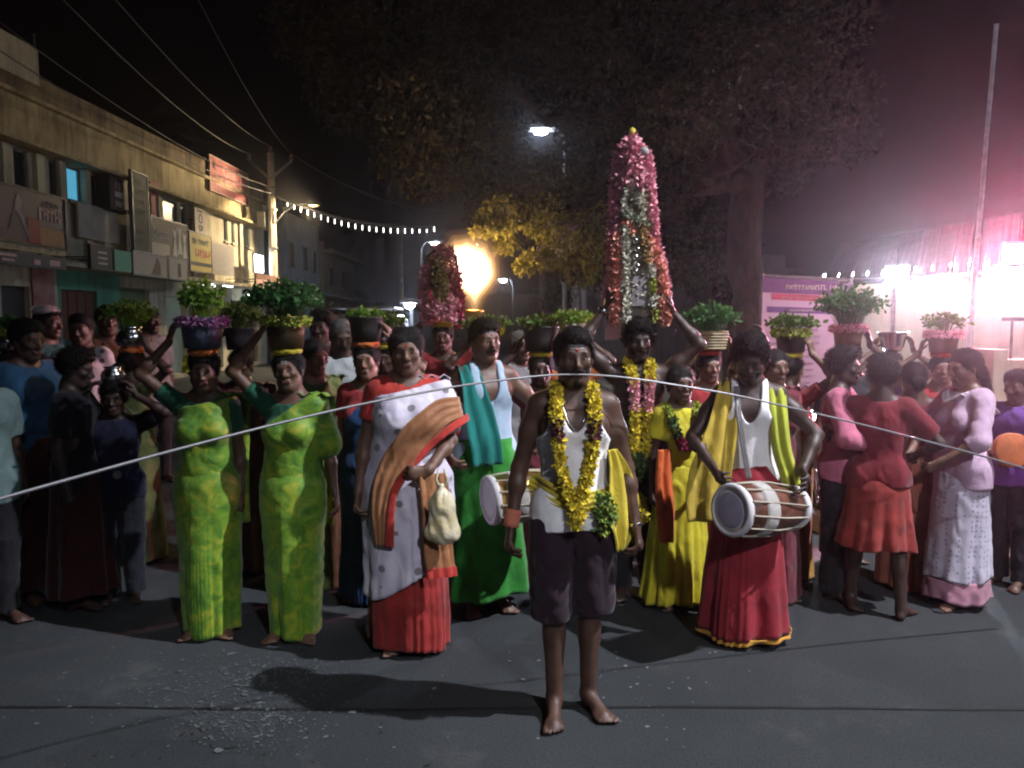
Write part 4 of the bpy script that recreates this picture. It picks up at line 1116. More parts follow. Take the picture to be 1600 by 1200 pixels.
# white leaning pole on the right
a, b = P(1524, 420, 7.6), P(1557, 38, 7.6); d = (b - a)
base = a - d * (a.z / d.z)
o = MB().tube([base - base, b - base], [.028, .021], 8).build('pole', mat('white_pole', (.6, .55, .58), rough=.5), None, True, loc=base); tag(o, 'tall thin white pole leaning slightly right beside the stall', 'pole')
# ------------------------------------------------------------------ trees
BARK = mat('bark', (.075, .05, .038), rough=.95, var=.5, scale=9, stretch=(1, 1, .25), bump=.9, bscale=22)
def leaf_cloud(centres, radii, n, size, seed):
    """many small folded leaves spread through clumps"""
    r = np.random.default_rng(seed); C = np.asarray(centres, float); Rr = np.asarray(radii, float)
    w = np.maximum(Rr ** 2, .16); w = w / w.sum(); ci = r.choice(len(C), n, p=w)
    d = r.normal(size=(n, 3)); d /= np.linalg.norm(d, axis=1, keepdims=True)
    p = C[ci] + d * (Rr[ci] * r.uniform(.25, 1.0, n) ** .5)[:, None] * np.array((1, 1, .75))
    a = r.normal(size=(n, 3)) + np.array((0, 0, -.7)); a /= np.linalg.norm(a, axis=1, keepdims=True)
    b = np.cross(a, r.normal(size=(n, 3))); b /= np.linalg.norm(b, axis=1, keepdims=True); c = np.cross(a, b)
    s = size * r.uniform(.6, 1.4, n)[:, None]
    V = np.stack([p, p + a * s * .5 + b * s * .22 + c * s * .06, p + a * s, p + a * s * .5 - b * s * .22 + c * s * .06], 1).reshape(-1, 3)
    F = np.arange(n * 4).reshape(n, 4)
    return V, F
def leaf_mat(name, c, c2):
    if name in MATS: return MATS[name]
    m = mat(name, c, rough=.6, c2=c2, scale=1.2, bump=0, spec=.3)
    nt = m.node_tree; b = nt.nodes['Principled BSDF']
    tr = nt.nodes.new('ShaderNodeBsdfTranslucent'); mx = nt.nodes.new('ShaderNodeMixShader'); mx.inputs[0].default_value = .3
    src = b.inputs['Base Color'].links[0].from_socket; nt.links.new(src, tr.inputs[0])
    out = nt.nodes['Material Output']; nt.links.new(b.outputs[0], mx.inputs[1]); nt.links.new(tr.outputs[0], mx.inputs[2]); nt.links.new(mx.outputs[0], out.inputs[0])
    return m
LEAF = leaf_mat('tree_leaf', (.044, .042, .016), (.020, .021, .009))
def limb(mb, a, b, ra, rb, r, n=6, wob_=.12):
    a, b = Vector(a), Vector(b); L_ = (b - a).length; pts = []; rad = []
    for i in range(n + 1):
        f = i / n; p = a.lerp(b, f)
        if 0 < i < n: p += Vector((r.uniform(-1, 1), r.uniform(-1, 1), r.uniform(-1, 1))) * L_ * wob_ * .4
        pts.append(p); rad.append(ra + (rb - ra) * f)
    mb.tube(pts, rad, 9); return pts
def big_tree(label, base, seed, fork, limbs, clumps, nleaf, lsize, gap=None):
    r = random.Random(seed); t = thing('tree', label, 'tree', base)
    mb = MB(); limb(mb, (0, 0, -.05), fork, .36, .26, r, 6, .08); mb.build('trunk', BARK, t, True)
    for tip in limbs:
        mb = MB(); pts = limb(mb, Vector(fork) - Vector((0, 0, .15)), tip, .17, .05, r, 7, .16)
        for _ in range(5):
            p = pts[r.randint(2, 6)]; q = p + Vector((r.uniform(-1.2, 1.2), r.uniform(-1.0, 1.0), r.uniform(-.2, 1.0)))
            limb(mb, p, q, .045, .012, r, 4, .2)
        mb.build('limb', BARK, t, True)
    V, F = leaf_cloud([c[:3] for c in clumps], [c[3] for c in clumps], nleaf, lsize, seed)
    # an open gap in the crown through which the street lamp shines
    if gap is not None:
        a, b = [np.array(g) - np.array(base) for g in gap]; u = (b - a) / np.linalg.norm(b - a); q = V[::4] - a
        dist = np.linalg.norm(q - (q @ u)[:, None] * u, axis=1); F = F[dist > .26]
    cr = obj('crown', mesh_np('crown', V, F, False), LEAF, t)
    return t
tb = P(1168, 470, 13.0); tb.z = 0
def rel(px, py, Y): return P(px, py, Y) - tb
cl = []
r = random.Random(21)
outline = [(500, 40), (560, 60), (570, 150), (610, 120), (630, 215), (660, 250), (700, 200), (700, 270), (740, 150), (760, 260), (790, 320), (830, 300), (850, 345), (900, 300), (905, 370), (930, 250), (960, 330), (1020, 300), (1060, 240), (1080, 330), (1120, 250), (1160, 180), (1200, 260), (1240, 200), (1290, 150), (1320, 220), (1110, 390), (1060, 400), (950, 400), (880, 395)]
for px, py in outline:
    Y = r.uniform(10.2, 14.5); p = rel(px, py, Y); cl.append((p.x, p.y, p.z, r.uniform(.55, .95)))
for _ in range(120):                                           # upper mass
    px = r.uniform(500, 1340); py = r.uniform(-260, 230 - abs(px - 900) * .18); Y = r.uniform(9.5, 16); p = rel(px, py, Y); cl.append((p.x, p.y, p.z, r.uniform(.4, .85)))
# low sprays lit by the fire
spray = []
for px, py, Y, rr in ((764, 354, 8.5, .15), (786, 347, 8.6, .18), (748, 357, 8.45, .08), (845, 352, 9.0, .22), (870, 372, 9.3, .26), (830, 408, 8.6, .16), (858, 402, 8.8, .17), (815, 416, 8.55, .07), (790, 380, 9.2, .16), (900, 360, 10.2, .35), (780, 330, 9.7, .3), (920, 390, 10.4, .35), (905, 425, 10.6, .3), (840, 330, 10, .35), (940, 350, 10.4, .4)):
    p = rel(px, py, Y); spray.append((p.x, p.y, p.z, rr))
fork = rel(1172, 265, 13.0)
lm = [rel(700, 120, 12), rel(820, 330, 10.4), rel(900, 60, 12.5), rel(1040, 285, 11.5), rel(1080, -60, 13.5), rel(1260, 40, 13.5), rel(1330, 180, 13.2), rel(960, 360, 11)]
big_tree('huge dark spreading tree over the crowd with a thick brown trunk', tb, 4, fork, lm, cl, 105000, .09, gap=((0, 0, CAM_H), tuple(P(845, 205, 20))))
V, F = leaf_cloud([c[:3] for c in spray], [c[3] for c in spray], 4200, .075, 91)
tree_ = bpy.data.objects['tree']; obj('low_spray', mesh_np('low_spray', V, F, False), leaf_mat('firelit_leaf', (.17, .17, .035), (.09, .10, .02)), tree_)  # leaf colour made paler and yellower to imitate firelight on the sprays
mb = MB(); r = random.Random(31)
for c in spray[:9]: limb(mb, rel(905, 350, 10.2), c[:3], .018, .006, r, 5, .1)
mb.build('spray_twigs', BARK, tree_, True)
# smaller bushes and a whitewashed tree trunk behind the fire
def bush(label, px, py, Y, rr, n, name='bush', stem=True):
    c = P(px, py, Y); t = thing(name, label, 'bush', (c.x, c.y, 0)); r = random.Random(int(px))
    MB().tube([(0, 0, 0), (.05, 0, c.z * .6), (0, .03, c.z)], [.06, .045, .02], 6).build('stem', BARK, t, True)
    cs = [(r.uniform(-rr, rr), r.uniform(-rr, rr), c.z + r.uniform(-rr * .5, rr * .5), rr * r.uniform(.4, .7)) for _ in range(8)]
    V, F = leaf_cloud([q[:3] for q in cs], [q[3] for q in cs], n, .10, int(px)); obj('crown', mesh_np('crown', V, F, False), LEAF, t)
bush('yellow-lit bush between the flower tower and the tree trunk', 1120, 455, 16, .6, 1500)
bush('small dark tree behind the thin white pole', 905, 430, 22, 1.2, 2500)
c = P(842, 470, 24)
t = thing('tree', 'slim tree with a whitewashed trunk behind the low street lamp', 'tree', (c.x, c.y, 0))
MB().tube([(0, 0, 0), (.02, 0, 1.4)], [.16, .14], 10).build('whitewashed_trunk', mat('whitewash', (.55, .52, .5), rough=.9, var=.4, scale=8), t, True)
MB().tube([(.02, 0, 1.402), (.1, 0, 3), (0, .1, 4.2)], [.13, .11, .06], 10).build('trunk', BARK, t, True)
V, F = leaf_cloud([(0, 0, 4.4), (.6, 0, 4.1), (-.5, .2, 4.6)], [.7, .6, .6], 1800, .11, 77); obj('crown', mesh_np('crown', V, F, False), LEAF, t)

# ------------------------------------------------------------------ fire held up behind the crowd
FY = 8.3
fc = P(740, 492, FY)
t = thing('fire_torch', 'blazing fire pot held up behind the crowd', 'torch', (fc.x, fc.y, 0))
u = FY / 1200
def fl(px, py, dy=0): q = P(px, py, FY); return np.array((q.x - fc.x, dy, q.z))
prf = [cone(fl(742, 486), fl(742, 455), .02, .09, .06), ell(fl(738, 426), (.25, .2, .24), .08), cone(fl(756, 420), fl(774, 396), .08, .02, .05), cone(fl(726, 410), fl(700, 392), .07, .015, .05), cone(fl(745, 400), fl(748, 366), .07, .012, .05), ell(fl(722, 408), (.17, .16, .2), .08), cone(fl(716, 400), fl(711, 376), .10, .015, .06),
       cone(fl(738, 400), fl(730, 380), .12, .05, .08), cone(fl(752, 408), fl(757, 386), .12, .05, .06), cone(fl(768, 430), fl(771, 415), .05, .02, .05)]
def glow_gas(name, c, strength):
    """burning gas: light given off evenly through the volume, so its edges fade"""
    m = bpy.data.materials.new(name); m.use_nodes = True; nt = m.node_tree; nt.nodes.remove(nt.nodes['Principled BSDF'])
    e = nt.nodes.new('ShaderNodeEmission'); e.inputs[0].default_value = (*c, 1); e.inputs[1].default_value = strength
    nt.links.new(e.outputs[0], nt.nodes['Material Output'].inputs['Volume']); return m
for nm, off_, res_, c_, st_, wv in (('flame_core', -.07, .016, (1, .88, .62), 24, .010), ('flame_core', -.03, .016, (1, .8, .48), 9, .016), ('flame', .01, .018, (1, .6, .25), 3.2, .024), ('flame', .05, .018, (1, .5, .18), 1.0, .028), ('flame_halo', .10, .024, (1, .42, .14), .25, .03)):
    V, F = extract(prf, res_, off=off_); V = V + vnormals(V, F) * (wob(V * np.array((1, 1, .45)), 15, 3) * wv)[:, None]
    obj(nm, mesh_np(nm, V, F), glow_gas(nm, c_, st_), t)
fl_ = bpy.data.lights.new('fire_light', 'POINT'); fl_.energy = FIRE_E; fl_.color = (1, .55, .2); fl_.shadow_soft_size = .16
fo = bpy.data.objects.new('fire_light', fl_); col.objects.link(fo); fo.location = (fc.x, fc.y, fl(740, 425)[2])
MB().lathe([(.02, 0), (.09, .02), (.12, .07), (.115, .08), (.08, .04), (.01, .03)], 16, (0, 0, fl(742, 496)[2])).build('bowl', mat('brass', (.55, .36, .12), rough=.35, metal=1, bump=0), t, True)
MB().tube([(0, 0, 0), (0, 0, fl(742, 496)[2])], .022, 8).build('stick', WOOD, t, True)

# ------------------------------------------------------------------ banner, stall and wall on the right
def quad_panel(label, pts, material, d=.03, name='banner', cat='banner'):
    """flat board through four points (bl, br, tr, tl)"""
    o0 = (pts[0] + pts[1]) / 2
    t = thing(name, label, cat, (o0.x, o0.y, 0)); return t, [p - Vector((o0.x, o0.y, 0)) for p in pts]
BY = 9.6
bl, br, tr, tl = P(1178, 600, BY), P(1318, 605, BY + .3), P(1331, 441, BY + .3), P(1192, 434, BY)
bl.z = br.z = .15
bl.x, bl.y = tl.x, tl.y; br.x, br.y = tr.x, tr.y
t, q = quad_panel('white printed banner on a frame with purple and pink headings, beside the tree trunk', [bl, br, tr, tl], None)
nrm = (q[1] - q[0]).cross(q[3] - q[0]).normalized()
def bq(u, v, lift=0.0): return (q[0].lerp(q[1], u)).lerp(q[3].lerp(q[2], u), v) + nrm * lift
def bpatch(name, u0, u1, v0, v1, m, lift):
    return MB().add([bq(u0, v0, lift), bq(u1, v0, lift), bq(u1, v1, lift), bq(u0, v1, lift), bq(u0, v0, lift - .003), bq(u1, v0, lift - .003), bq(u1, v1, lift - .003), bq(u0, v1, lift - .003)],
                    [(0, 1, 2, 3), (7, 6, 5, 4), (0, 4, 5, 1), (1, 5, 6, 2), (2, 6, 7, 3), (3, 7, 4, 0)]).build(name, m, t)
bpatch('sheet', 0, 1, 0, 1, mat('banner_white', (.62, .58, .68), rough=.5, var=.12, scale=1.5, bump=.1, bscale=4), .004)
bpatch('purple_heading', 0, 1, .915, 1, mat('banner_purple', (.14, .06, .2), rough=.5, bump=0), .009)
bpatch('pink_heading', .1, 1, .875, .912, mat('banner_pink', (.6, .12, .2), rough=.5, bump=0), .009)
bpatch('violet_strip', .05, .95, .80, .835, mat('banner_violet', (.16, .1, .3), rough=.5, bump=0), .009)
r = random.Random(5)
bang = math.atan2(q[1].y - q[0].y, q[1].x - q[0].x)
def btext(u, v, size, m, w, seed):
    o = illegible(t, 0, 0, 0, w, size, m, seed); o.location = bq(u, v, .013); o.rotation_euler = (0, 0, bang)
Wb = (q[1] - q[0]).length
btext(.56, .958, .07, LW, Wb * .62, 1); btext(.55, .893, .035, LP, Wb * .7, 2); btext(.45, .818, .03, LW, Wb * .3, 3)
inkm = mat('banner_ink', (.34, .3, .42), rough=.6, bump=0)
for k in range(9): btext(.36 + .02 * r.random(), .70 - k * .04, .035, inkm, Wb * r.uniform(.4, .55), 10 + k)
for i in (0, 1):
    p0, p1 = bq(i, 0, -.02), bq(i, 1, -.02); MB().tube([(p0.x, p0.y, 0), (p1.x, p1.y, p1.z + .05)], .025, 8).build('frame_post', GREYM, t)
MB().tube([bq(0, 1, -.02) + Vector((0, 0, .03)), bq(1, 1, -.02) + Vector((0, 0, .03))], .022, 8).build('frame_bar', GREYM, t)

t = thing('stall', 'floodlit roadside stall with a sloping sheet roof at the right edge', 'stall', (6.4, 11.5, 0)); so = Vector((6.4, 11.5, 0))
f0, f1, b1, b0 = P(1288, 436, 12.5) - so, P(1680, 418, 9.4) - so, P(1680, 318, 11.5) - so, P(1312, 382, 15.0) - so
rm = mat('sheet_roof', (.045, .04, .05), rough=.7, var=.3, scale=3)
NS = 14
for i in range(NS):                                     # corrugated sheets, each its own piece
    a, b = i / NS, (i + 1) / NS
    A, B, C_, D_ = f0.lerp(f1, a), f0.lerp(f1, b - .004), b0.lerp(b1, b - .004), b0.lerp(b1, a)
    pts = []; K = 6
    for j in range(K + 1):
        g = j / K; h_ = Vector((0, 0, .006 * math.cos(g * math.pi * 6)))
        pts += [A.lerp(B, g) + h_, D_.lerp(C_, g) + h_]
    m_ = MB().add(pts, [(2 * j, 2 * j + 2, 2 * j + 3, 2 * j + 1) for j in range(K)]).build('roof_sheet', rm, t); thick(m_, .006)
MB().tube([f0 - Vector((0, 0, .05)), f1 - Vector((0, 0, .05))], .035, 8).build('eave_bar', GREYM, t)
for f in (0.02, .34, .66, .99):
    p = f0.lerp(f1, f); MB().tube([(p.x, p.y, 0), (p.x, p.y, p.z - .05)], .035, 8).build('post', mat('pink_post', (.55, .4, .42), rough=.5), t)
wa, wb = f0.lerp(b0, .8), f1.lerp(b1, .8)
wallm = plaster('stall_wall', (.6, .55, .45), (.48, .42, .34))
for i in range(8):
    p0, p1 = wa.lerp(wb, i / 8), wa.lerp(wb, (i + 1) / 8 - .004); z1 = 2.35 + .35 * i / 8
    MB().add([(p0.x, p0.y, 0), (p1.x, p1.y, 0), (p1.x, p1.y, z1), (p0.x, p0.y, z1), (p0.x, p0.y + .05, 0), (p1.x, p1.y + .05, 0), (p1.x, p1.y + .05, z1), (p0.x, p0.y + .05, z1)], [(0, 1, 2, 3), (7, 6, 5, 4), (3, 2, 6, 7), (0, 3, 7, 4), (1, 5, 6, 2)]).build('wall_panel', wallm, t)
p0, p1 = f0.lerp(f1, .3), f0.lerp(f1, .62)
MB().box((min(p0.x, p1.x), p1.y - .2, .95), (max(p0.x, p1.x), p1.y + .3, 1.0)).build('counter', mat('counter_grey', (.3, .28, .26), rough=.6), t)
def flood(label, px, py, Y, w, h, strength, color, name='flood_lamp', aim=None):
    c = P(px, py, Y); t = thing(name, label, 'flood lamp', c)
    dirv = (Vector(aim) - c).normalized() if aim is not None else Vector((-.3, -1, -.1)).normalized()
    rot = dirv.to_track_quat('-Y', 'Z').to_euler(); t.rotation_euler = rot
    MB().box((-w / 2, -.03, -h / 2), (w / 2, 0, h / 2)).build('lens', glow(label[:20] + '_glow', color, strength), t)
    MB().box((-w / 2 - .03, .002, -h / 2 - .03), (w / 2 + .03, .09, h / 2 + .03)).build('housing', GREYM, t)
    MB().tube([(0, .05, h / 2 + .03), (0, .05, h / 2 + .3)], .015, 6).build('hanger', GREYM, t)
    e = .03
    MB().box((-w / 2 - e, -.11, h / 2 + .002), (w / 2 + e, .0015, h / 2 + e)).box((-w / 2 - e, -.11, -h / 2 - e), (w / 2 + e, .0015, -h / 2 - .002)).box((-w / 2 - e, -.11, -h / 2 - .001), (-w / 2 - .002, .0015, h / 2 + .001)).box((w / 2 + .002, -.11, -h / 2 - .001), (w / 2 + e, .0015, h / 2 + .001)).build('hood', GREYM, t)
    return t
flood('cool white flood lamp under the left end of the stall roof', 1402, 430, 11.3, .26, .22, FLOOD1, (.72, .86, 1.0), aim=(1.5, 0, .5))
flood('large glaring pinkish flood lamp under the right end of the stall roof', 1570, 434, 9.7, .40, .26, FLOOD2, (1.0, .5, .68), aim=(2.0, 0, .5))
flood('second glaring flood lamp beside the leaning white pole', 1492, 448, 10.4, .26, .18, FLOOD2 * .8, (1.0, .66, .8), aim=(1.5, 0, .5))
flood('small red lamp at the right edge of the stall', 1592, 396, 9.5, .26, .22, FLOOD3, (1.0, .08, .2), aim=(2.5, 0, 1.0))

for i in range(4):  # tubes added under the roof to whiten the stall wall
    f = .12 + .25 * i; c = f0.lerp(f1, f).lerp(b0.lerp(b1, f), .45) + so; c.z -= .25
    tl_ = thing('tube_light', ('leftmost', 'second', 'third', 'rightmost')[i] + ' added tube light under the stall roof', 'lamp', c, math.atan2(f1.y - f0.y, f1.x - f0.x))
    MB().tube([(-.6, 0, 0), (.6, 0, 0)], .03, 8).build('tube', glow('stall_tube_glow', (1, .86, .92), TUBE_FILL), tl_)
    MB().box((-.62, -.03, .035), (.62, .03, .07)).build('batten', GREYM, tl_)
# compound wall with balusters at the right edge
t = thing('compound_wall', 'beige compound wall with balusters behind the woman in lilac', 'wall', (4.9, 7.6, .12))
wl0, wl1 = 0.0, 4.0
bm_ = plaster('beige_wall', (.45, .38, .28), (.32, .26, .19))
MB().box((wl0, 0, 0), (wl1, .2, .52)).build('base', bm_, t)
MB().box((wl0 - .02, -.02, 1.12), (wl1, .22, 1.24)).build('rail', bm_, t)
for i in range(26):
    x = wl0 + .09 + i * .15
    MB().lathe([(.045, .522), (.03, .6), (.052, .75), (.03, .95), (.045, 1.118)], 8, (x, .1, 0)).build('baluster', bm_, t, True)
MB().box((wl0 - .16, -.05, 0), (wl0 - .022, .25, 1.34)).build('pier', bm_, t)
for i in range(22):
    x = wl0 + .1 + i * .18; MB().tube([(x, .1, 1.242), (x, .1, 1.62)], .014, 6).build('grille_bar', GREYM, t)
MB().tube([(wl0, .1, 1.64), (wl1, .1, 1.64)], .02, 6).build('top_bar', GREYM, t)

# traffic cones behind the group at the right
def cone_(label, px, py, h):
    g = G(px, py); g.z = .124 if g.y > 5.6 else .0
    t = thing('traffic_cone', label, 'traffic cone', g)
    MB().box((-.2, -.2, 0), (.2, .2, .035)).build('base', mat('cone_red', (.5, .07, .05), rough=.5, var=.2), t)
    MB().lathe([(.15, .036), (.10, h * .45), (.045, h), (.02, h + .01)], 20).build('body', MATS['cone_red'], t, True)
    MB().lathe([(.105, h * .5), (.075, h * .72)], 20).build('sleeve', mat('cone_band', (.6, .3, .25), rough=.4), t, True)
cone_('red traffic cone right of the woman in lilac', 1556, 842, .72)
cone_('red traffic cone left of the woman in lilac', 1438, 835, .72)

# motorcycle with its headlamp lit, behind the crowd
def motorcycle():
    c = P(1284, 648, 6.6); t = thing('motorcycle', 'motorcycle with its headlamp lit behind the crowd, right of the drummer', 'motorcycle', (c.x, c.y, .12), R(-10))
    z = c.z - .12
    def wheel(y):
        w = MB()
        for s in range(20):
            pass
        pts = [(0, y + .29 * math.cos(a), .29 + .29 * math.sin(a)) for a in [2 * math.pi * i / 24 for i in range(25)]]
        wh = MB().tube(pts, .045, 8, False).build('wheel', mat('tyre', (.02, .02, .02), rough=.9), t, True)
        rm_ = MB().tube([(0, y + .22 * math.cos(a), .29 + .22 * math.sin(a)) for a in [2 * math.pi * i / 24 for i in range(25)]], .014, 6, False).build('rim', GREYM, wh, True)
        for k in range(5):
            a = 2 * math.pi * k / 5; MB().tube([(0, y, .29), (0, y + .22 * math.cos(a), .29 + .22 * math.sin(a))], .012, 5).build('spoke', GREYM, wh)
    wheel(0.0); wheel(1.28)
    for e in (-.09, .09): MB().tube([(e, 0, .29), (e, .2, .9)], .022, 8).build('fork', GREYM, t)
    MB().lathe([(.01, 0), (.06, .01), (.09, .05), (.095, .12)], 18).build('headlamp_shell', BLACKM, t, True, loc=(0, .06, z), rot=(R(-90), 0, 0)) if False else None
    h = MB().tube([(0, .18, z), (0, .10, z), (0, .02, z)], [.04, .09, .10], 16).build('headlamp', BLACKM, t, True)
    MB().lathe([(.002, .018), (.05, .012), (.088, 0)], 16).build('lens', glow('headlamp_glow', (.9, .96, 1), 120), h, True, loc=(0, .018, z), rot=(R(90), 0, 0))
    MB().tube([(-.36, .3, 1.02), (-.2, .22, 1.0), (0, .2, .95), (.2, .22, 1.0), (.36, .3, 1.02)], .016, 8).build('handlebar', GREYM, t, True)
    for e in (-1, 1):
        m_ = MB().tube([(e * .27, .25, 1.02), (e * .33, .22, 1.2)], .008, 6).build('mirror_stem', BLACKM, t)
        MB().lathe([(.001, 0), (.06, .005), (.062, .02)], 14).build('mirror', GREYM, m_, True, loc=(e * .34, .22, 1.24), rot=(R(90), 0, 0))
    V, F = extract([ell((0, .48, .82), (.13, .26, .14), .05), ell((0, .62, .5), (.14, .3, .2), .05)], .02); obj('tank_and_engine', mesh_np('tank', V, F), mat('bike_paint', (.05, .02, .02), rough=.25), t)
    V, F = extract([cone((0, .75, .80), (0, 1.35, .84), .10, .09, .03)], .02); obj('seat', mesh_np('seat', V, F), BLACKM, t)
    V, F = extract([cone((0, -.28, .5), (0, .0, .62), .05, .05, .03), cone((0, .0, .62), (0, .26, .5), .05, .05, .03)], .02); obj('mudguard', mesh_np('mudguard', V, F), GREYM, t)
    MB().tube([(.14, .5, .3), (.16, 1.3, .32)], .04, 10).build('exhaust', GREYM, t, True)
motorcycle()
# small van in the street beyond
c = P(556, 490, 13.5)
t = thing('van', 'pale van waiting behind the crowd left of the fire', 'van', (c.x, c.y, 0), R(4))
vm = mat('van_paint', (.35, .34, .36), rough=.3, var=.1)
V = [(-.8, 0, .4), (.8, 0, .4), (.8, 3.4, .4), (-.8, 3.4, .4), (-.8, -.05, 1.05), (.8, -.05, 1.05), (.8, 3.45, 1.05), (-.8, 3.45, 1.05), (-.7, .5, 1.85), (.7, .5, 1.85), (.7, 3.4, 1.85), (-.7, 3.4, 1.85)]
b_ = MB().add(V, [(0, 3, 2, 1), (0, 1, 5, 4), (1, 2, 6, 5), (2, 3, 7, 6), (3, 0, 4, 7), (4, 5, 9, 8), (5, 6, 10, 9), (6, 7, 11, 10), (7, 4, 8, 11), (8, 9, 10, 11)]).build('body', vm, t)
bv = b_.modifiers.new('bevel', 'BEVEL'); bv.width = .06; bv.segments = 3
MB().add([(-.66, .02, 1.12), (.66, .02, 1.12), (.6, .40, 1.72), (-.6, .40, 1.72), (-.66, .0, 1.13), (.66, .0, 1.13), (.6, .38, 1.73), (-.6, .38, 1.73)], [(4, 5, 6, 7), (0, 4, 7, 3), (1, 2, 6, 5), (2, 3, 7, 6), (0, 1, 5, 4)]).build('windscreen', PANE, t)
for e in (-.55, .55): MB().tube([(e, -.07, .85), (e, -.02, .85)], .11, 14).build('headlight', LW, t)
for e in (-.72, .72):
    for y in (.6, 2.7): MB().tube([(e - .08, y, .3), (e + .08, y, .3)], .3, 18).build('wheel', mat('tyre', (.02, .02, .02), rough=.9), t, True)
rk = MB().tube([(-.6, .6, 1.98), (.6, .6, 1.98), (.6, 3, 1.98), (-.6, 3, 1.98), (-.6, .6, 1.98)], .02, 6).build('roof_rack', GREYM, t)

# ------------------------------------------------------------------ thin night haze round the whole street
if HAZE > 0:
    hb = MB().box((-60, -12, -1.5), (60, 110, 16)).build('haze', None)
    m = bpy.data.materials.new('haze'); m.use_nodes = True; nt = m.node_tree; nt.nodes.remove(nt.nodes['Principled BSDF'])
    pvn = nt.nodes.new('ShaderNodeVolumePrincipled'); pvn.inputs['Color'].default_value = (.9, .88, .92, 1); pvn.inputs['Density'].default_value = HAZE; pvn.inputs['Anisotropy'].default_value = ANISO
    nt.links.new(pvn.outputs[0], nt.nodes['Material Output'].inputs['Volume'])
    hb.data.materials.append(m); tag(hb, 'thin smoky night haze over the street', 'haze', kind='stuff')
# ------------------------------------------------------------------ flowers, pots, towers, drums
def petals(points, rad, per, size, seed, flat=.0):
    r = np.random.default_rng(seed); pts = np.repeat(np.asarray(points, float), per, 0); n = len(pts)
    d = r.normal(size=(n, 3)); d /= np.linalg.norm(d, axis=1, keepdims=True)
    p = pts + d * (rad * r.uniform(.45, 1.0, n))[:, None]
    a = d + r.normal(size=(n, 3)) * .45; a /= np.linalg.norm(a, axis=1, keepdims=True)
    b = np.cross(a, r.normal(size=(n, 3))); b /= np.maximum(np.linalg.norm(b, axis=1, keepdims=True), 1e-6); c = np.cross(a, b)
    s = size * r.uniform(.7, 1.3, n)[:, None]
    V = np.stack([p - a * s * .3, p + b * s * .42 + c * s * .18 + a * s * .2, p + a * s * .75, p - b * s * .42 + c * s * .18 + a * s * .2], 1).reshape(-1, 3)
    return V, np.arange(n * 4).reshape(n, 4)
def flower_mat(name, c, c2=None):
    return mat(name, c, rough=.7, c2=c2 or tuple(x * .6 for x in c), scale=45, bump=0, spec=.2, sheen=.2)
YEL = flower_mat('yellow_flower', (.80, .68, .05), (.60, .42, .015)); DRED = flower_mat('dark_red_flower', (.09, .012, .018)); PINKF = flower_mat('pink_flower', (.86, .46, .50), (.74, .26, .35))
MAG = flower_mat('magenta_flower', (.42, .04, .12)); ORF = flower_mat('coral_flower', (.86, .44, .30), (.78, .28, .24)); WHF = flower_mat('white_flower', (.78, .75, .64), (.5, .5, .38)); GRN = flower_mat('green_leaf', (.06, .13, .025))
LIL = flower_mat('lilac_flower', (.5, .2, .42)); LIME = flower_mat('lime_flower', (.42, .48, .06))
def path_pts(P_, step):
    P_ = np.asarray(P_, float); L_ = np.concatenate([[0], np.cumsum(np.linalg.norm(np.diff(P_, axis=0), axis=1))]); n = max(2, int(L_[-1] / step)); u = np.linspace(0, L_[-1], n)
    return np.stack([np.interp(u, L_, P_[:, i]) for i in range(3)], 1), u / L_[-1]
def garland(parent, name, pts3, rad, bands, per=26, size=.02, seed=0, step=.016):
    """bands = [(from, to, material)] along the path, each band a part"""
    Q, u = path_pts(pts3, step); g = None
    for i, (a, b, m) in enumerate(bands):
        q = Q[(u >= a) & (u <= b)]
        if len(q) == 0: continue
        V, F = petals(q, rad, per, size, seed + i)
        # a cord inside, so that no light leaks through
        g = obj(name, mesh_np(name, V, F, False), m, parent)
    MB().tube([tuple(p) for p in Q[::2]], rad * .55, 6).build('garland_cord', bands[0][2], parent)
STEEL = mat('steel', (.55, .55, .56), rough=.22, metal=1, var=.1, bump=.05); BRASS = mat('brass', (.55, .36, .12), rough=.35, metal=1, bump=0)
CLAYK = mat('black_clay', (.03, .026, .028), rough=.5, var=.3); CLAYB = mat('blue_pot', (.06, .08, .12), rough=.45, var=.2); CLAYR = mat('brown_clay', (.16, .09, .05), rough=.7, var=.3); CANE = mat('cane', (.36, .3, .18), rough=.7, var=.3, scale=30)
SPR = {'dark': leaf_mat('sprout_dark', (.05, .16, .035), (.025, .09, .02)), 'lime': leaf_mat('sprout_lime', (.2, .32, .03), (.08, .2, .02)), 'olive': leaf_mat('sprout_olive', (.13, .2, .04), (.06, .11, .02))}
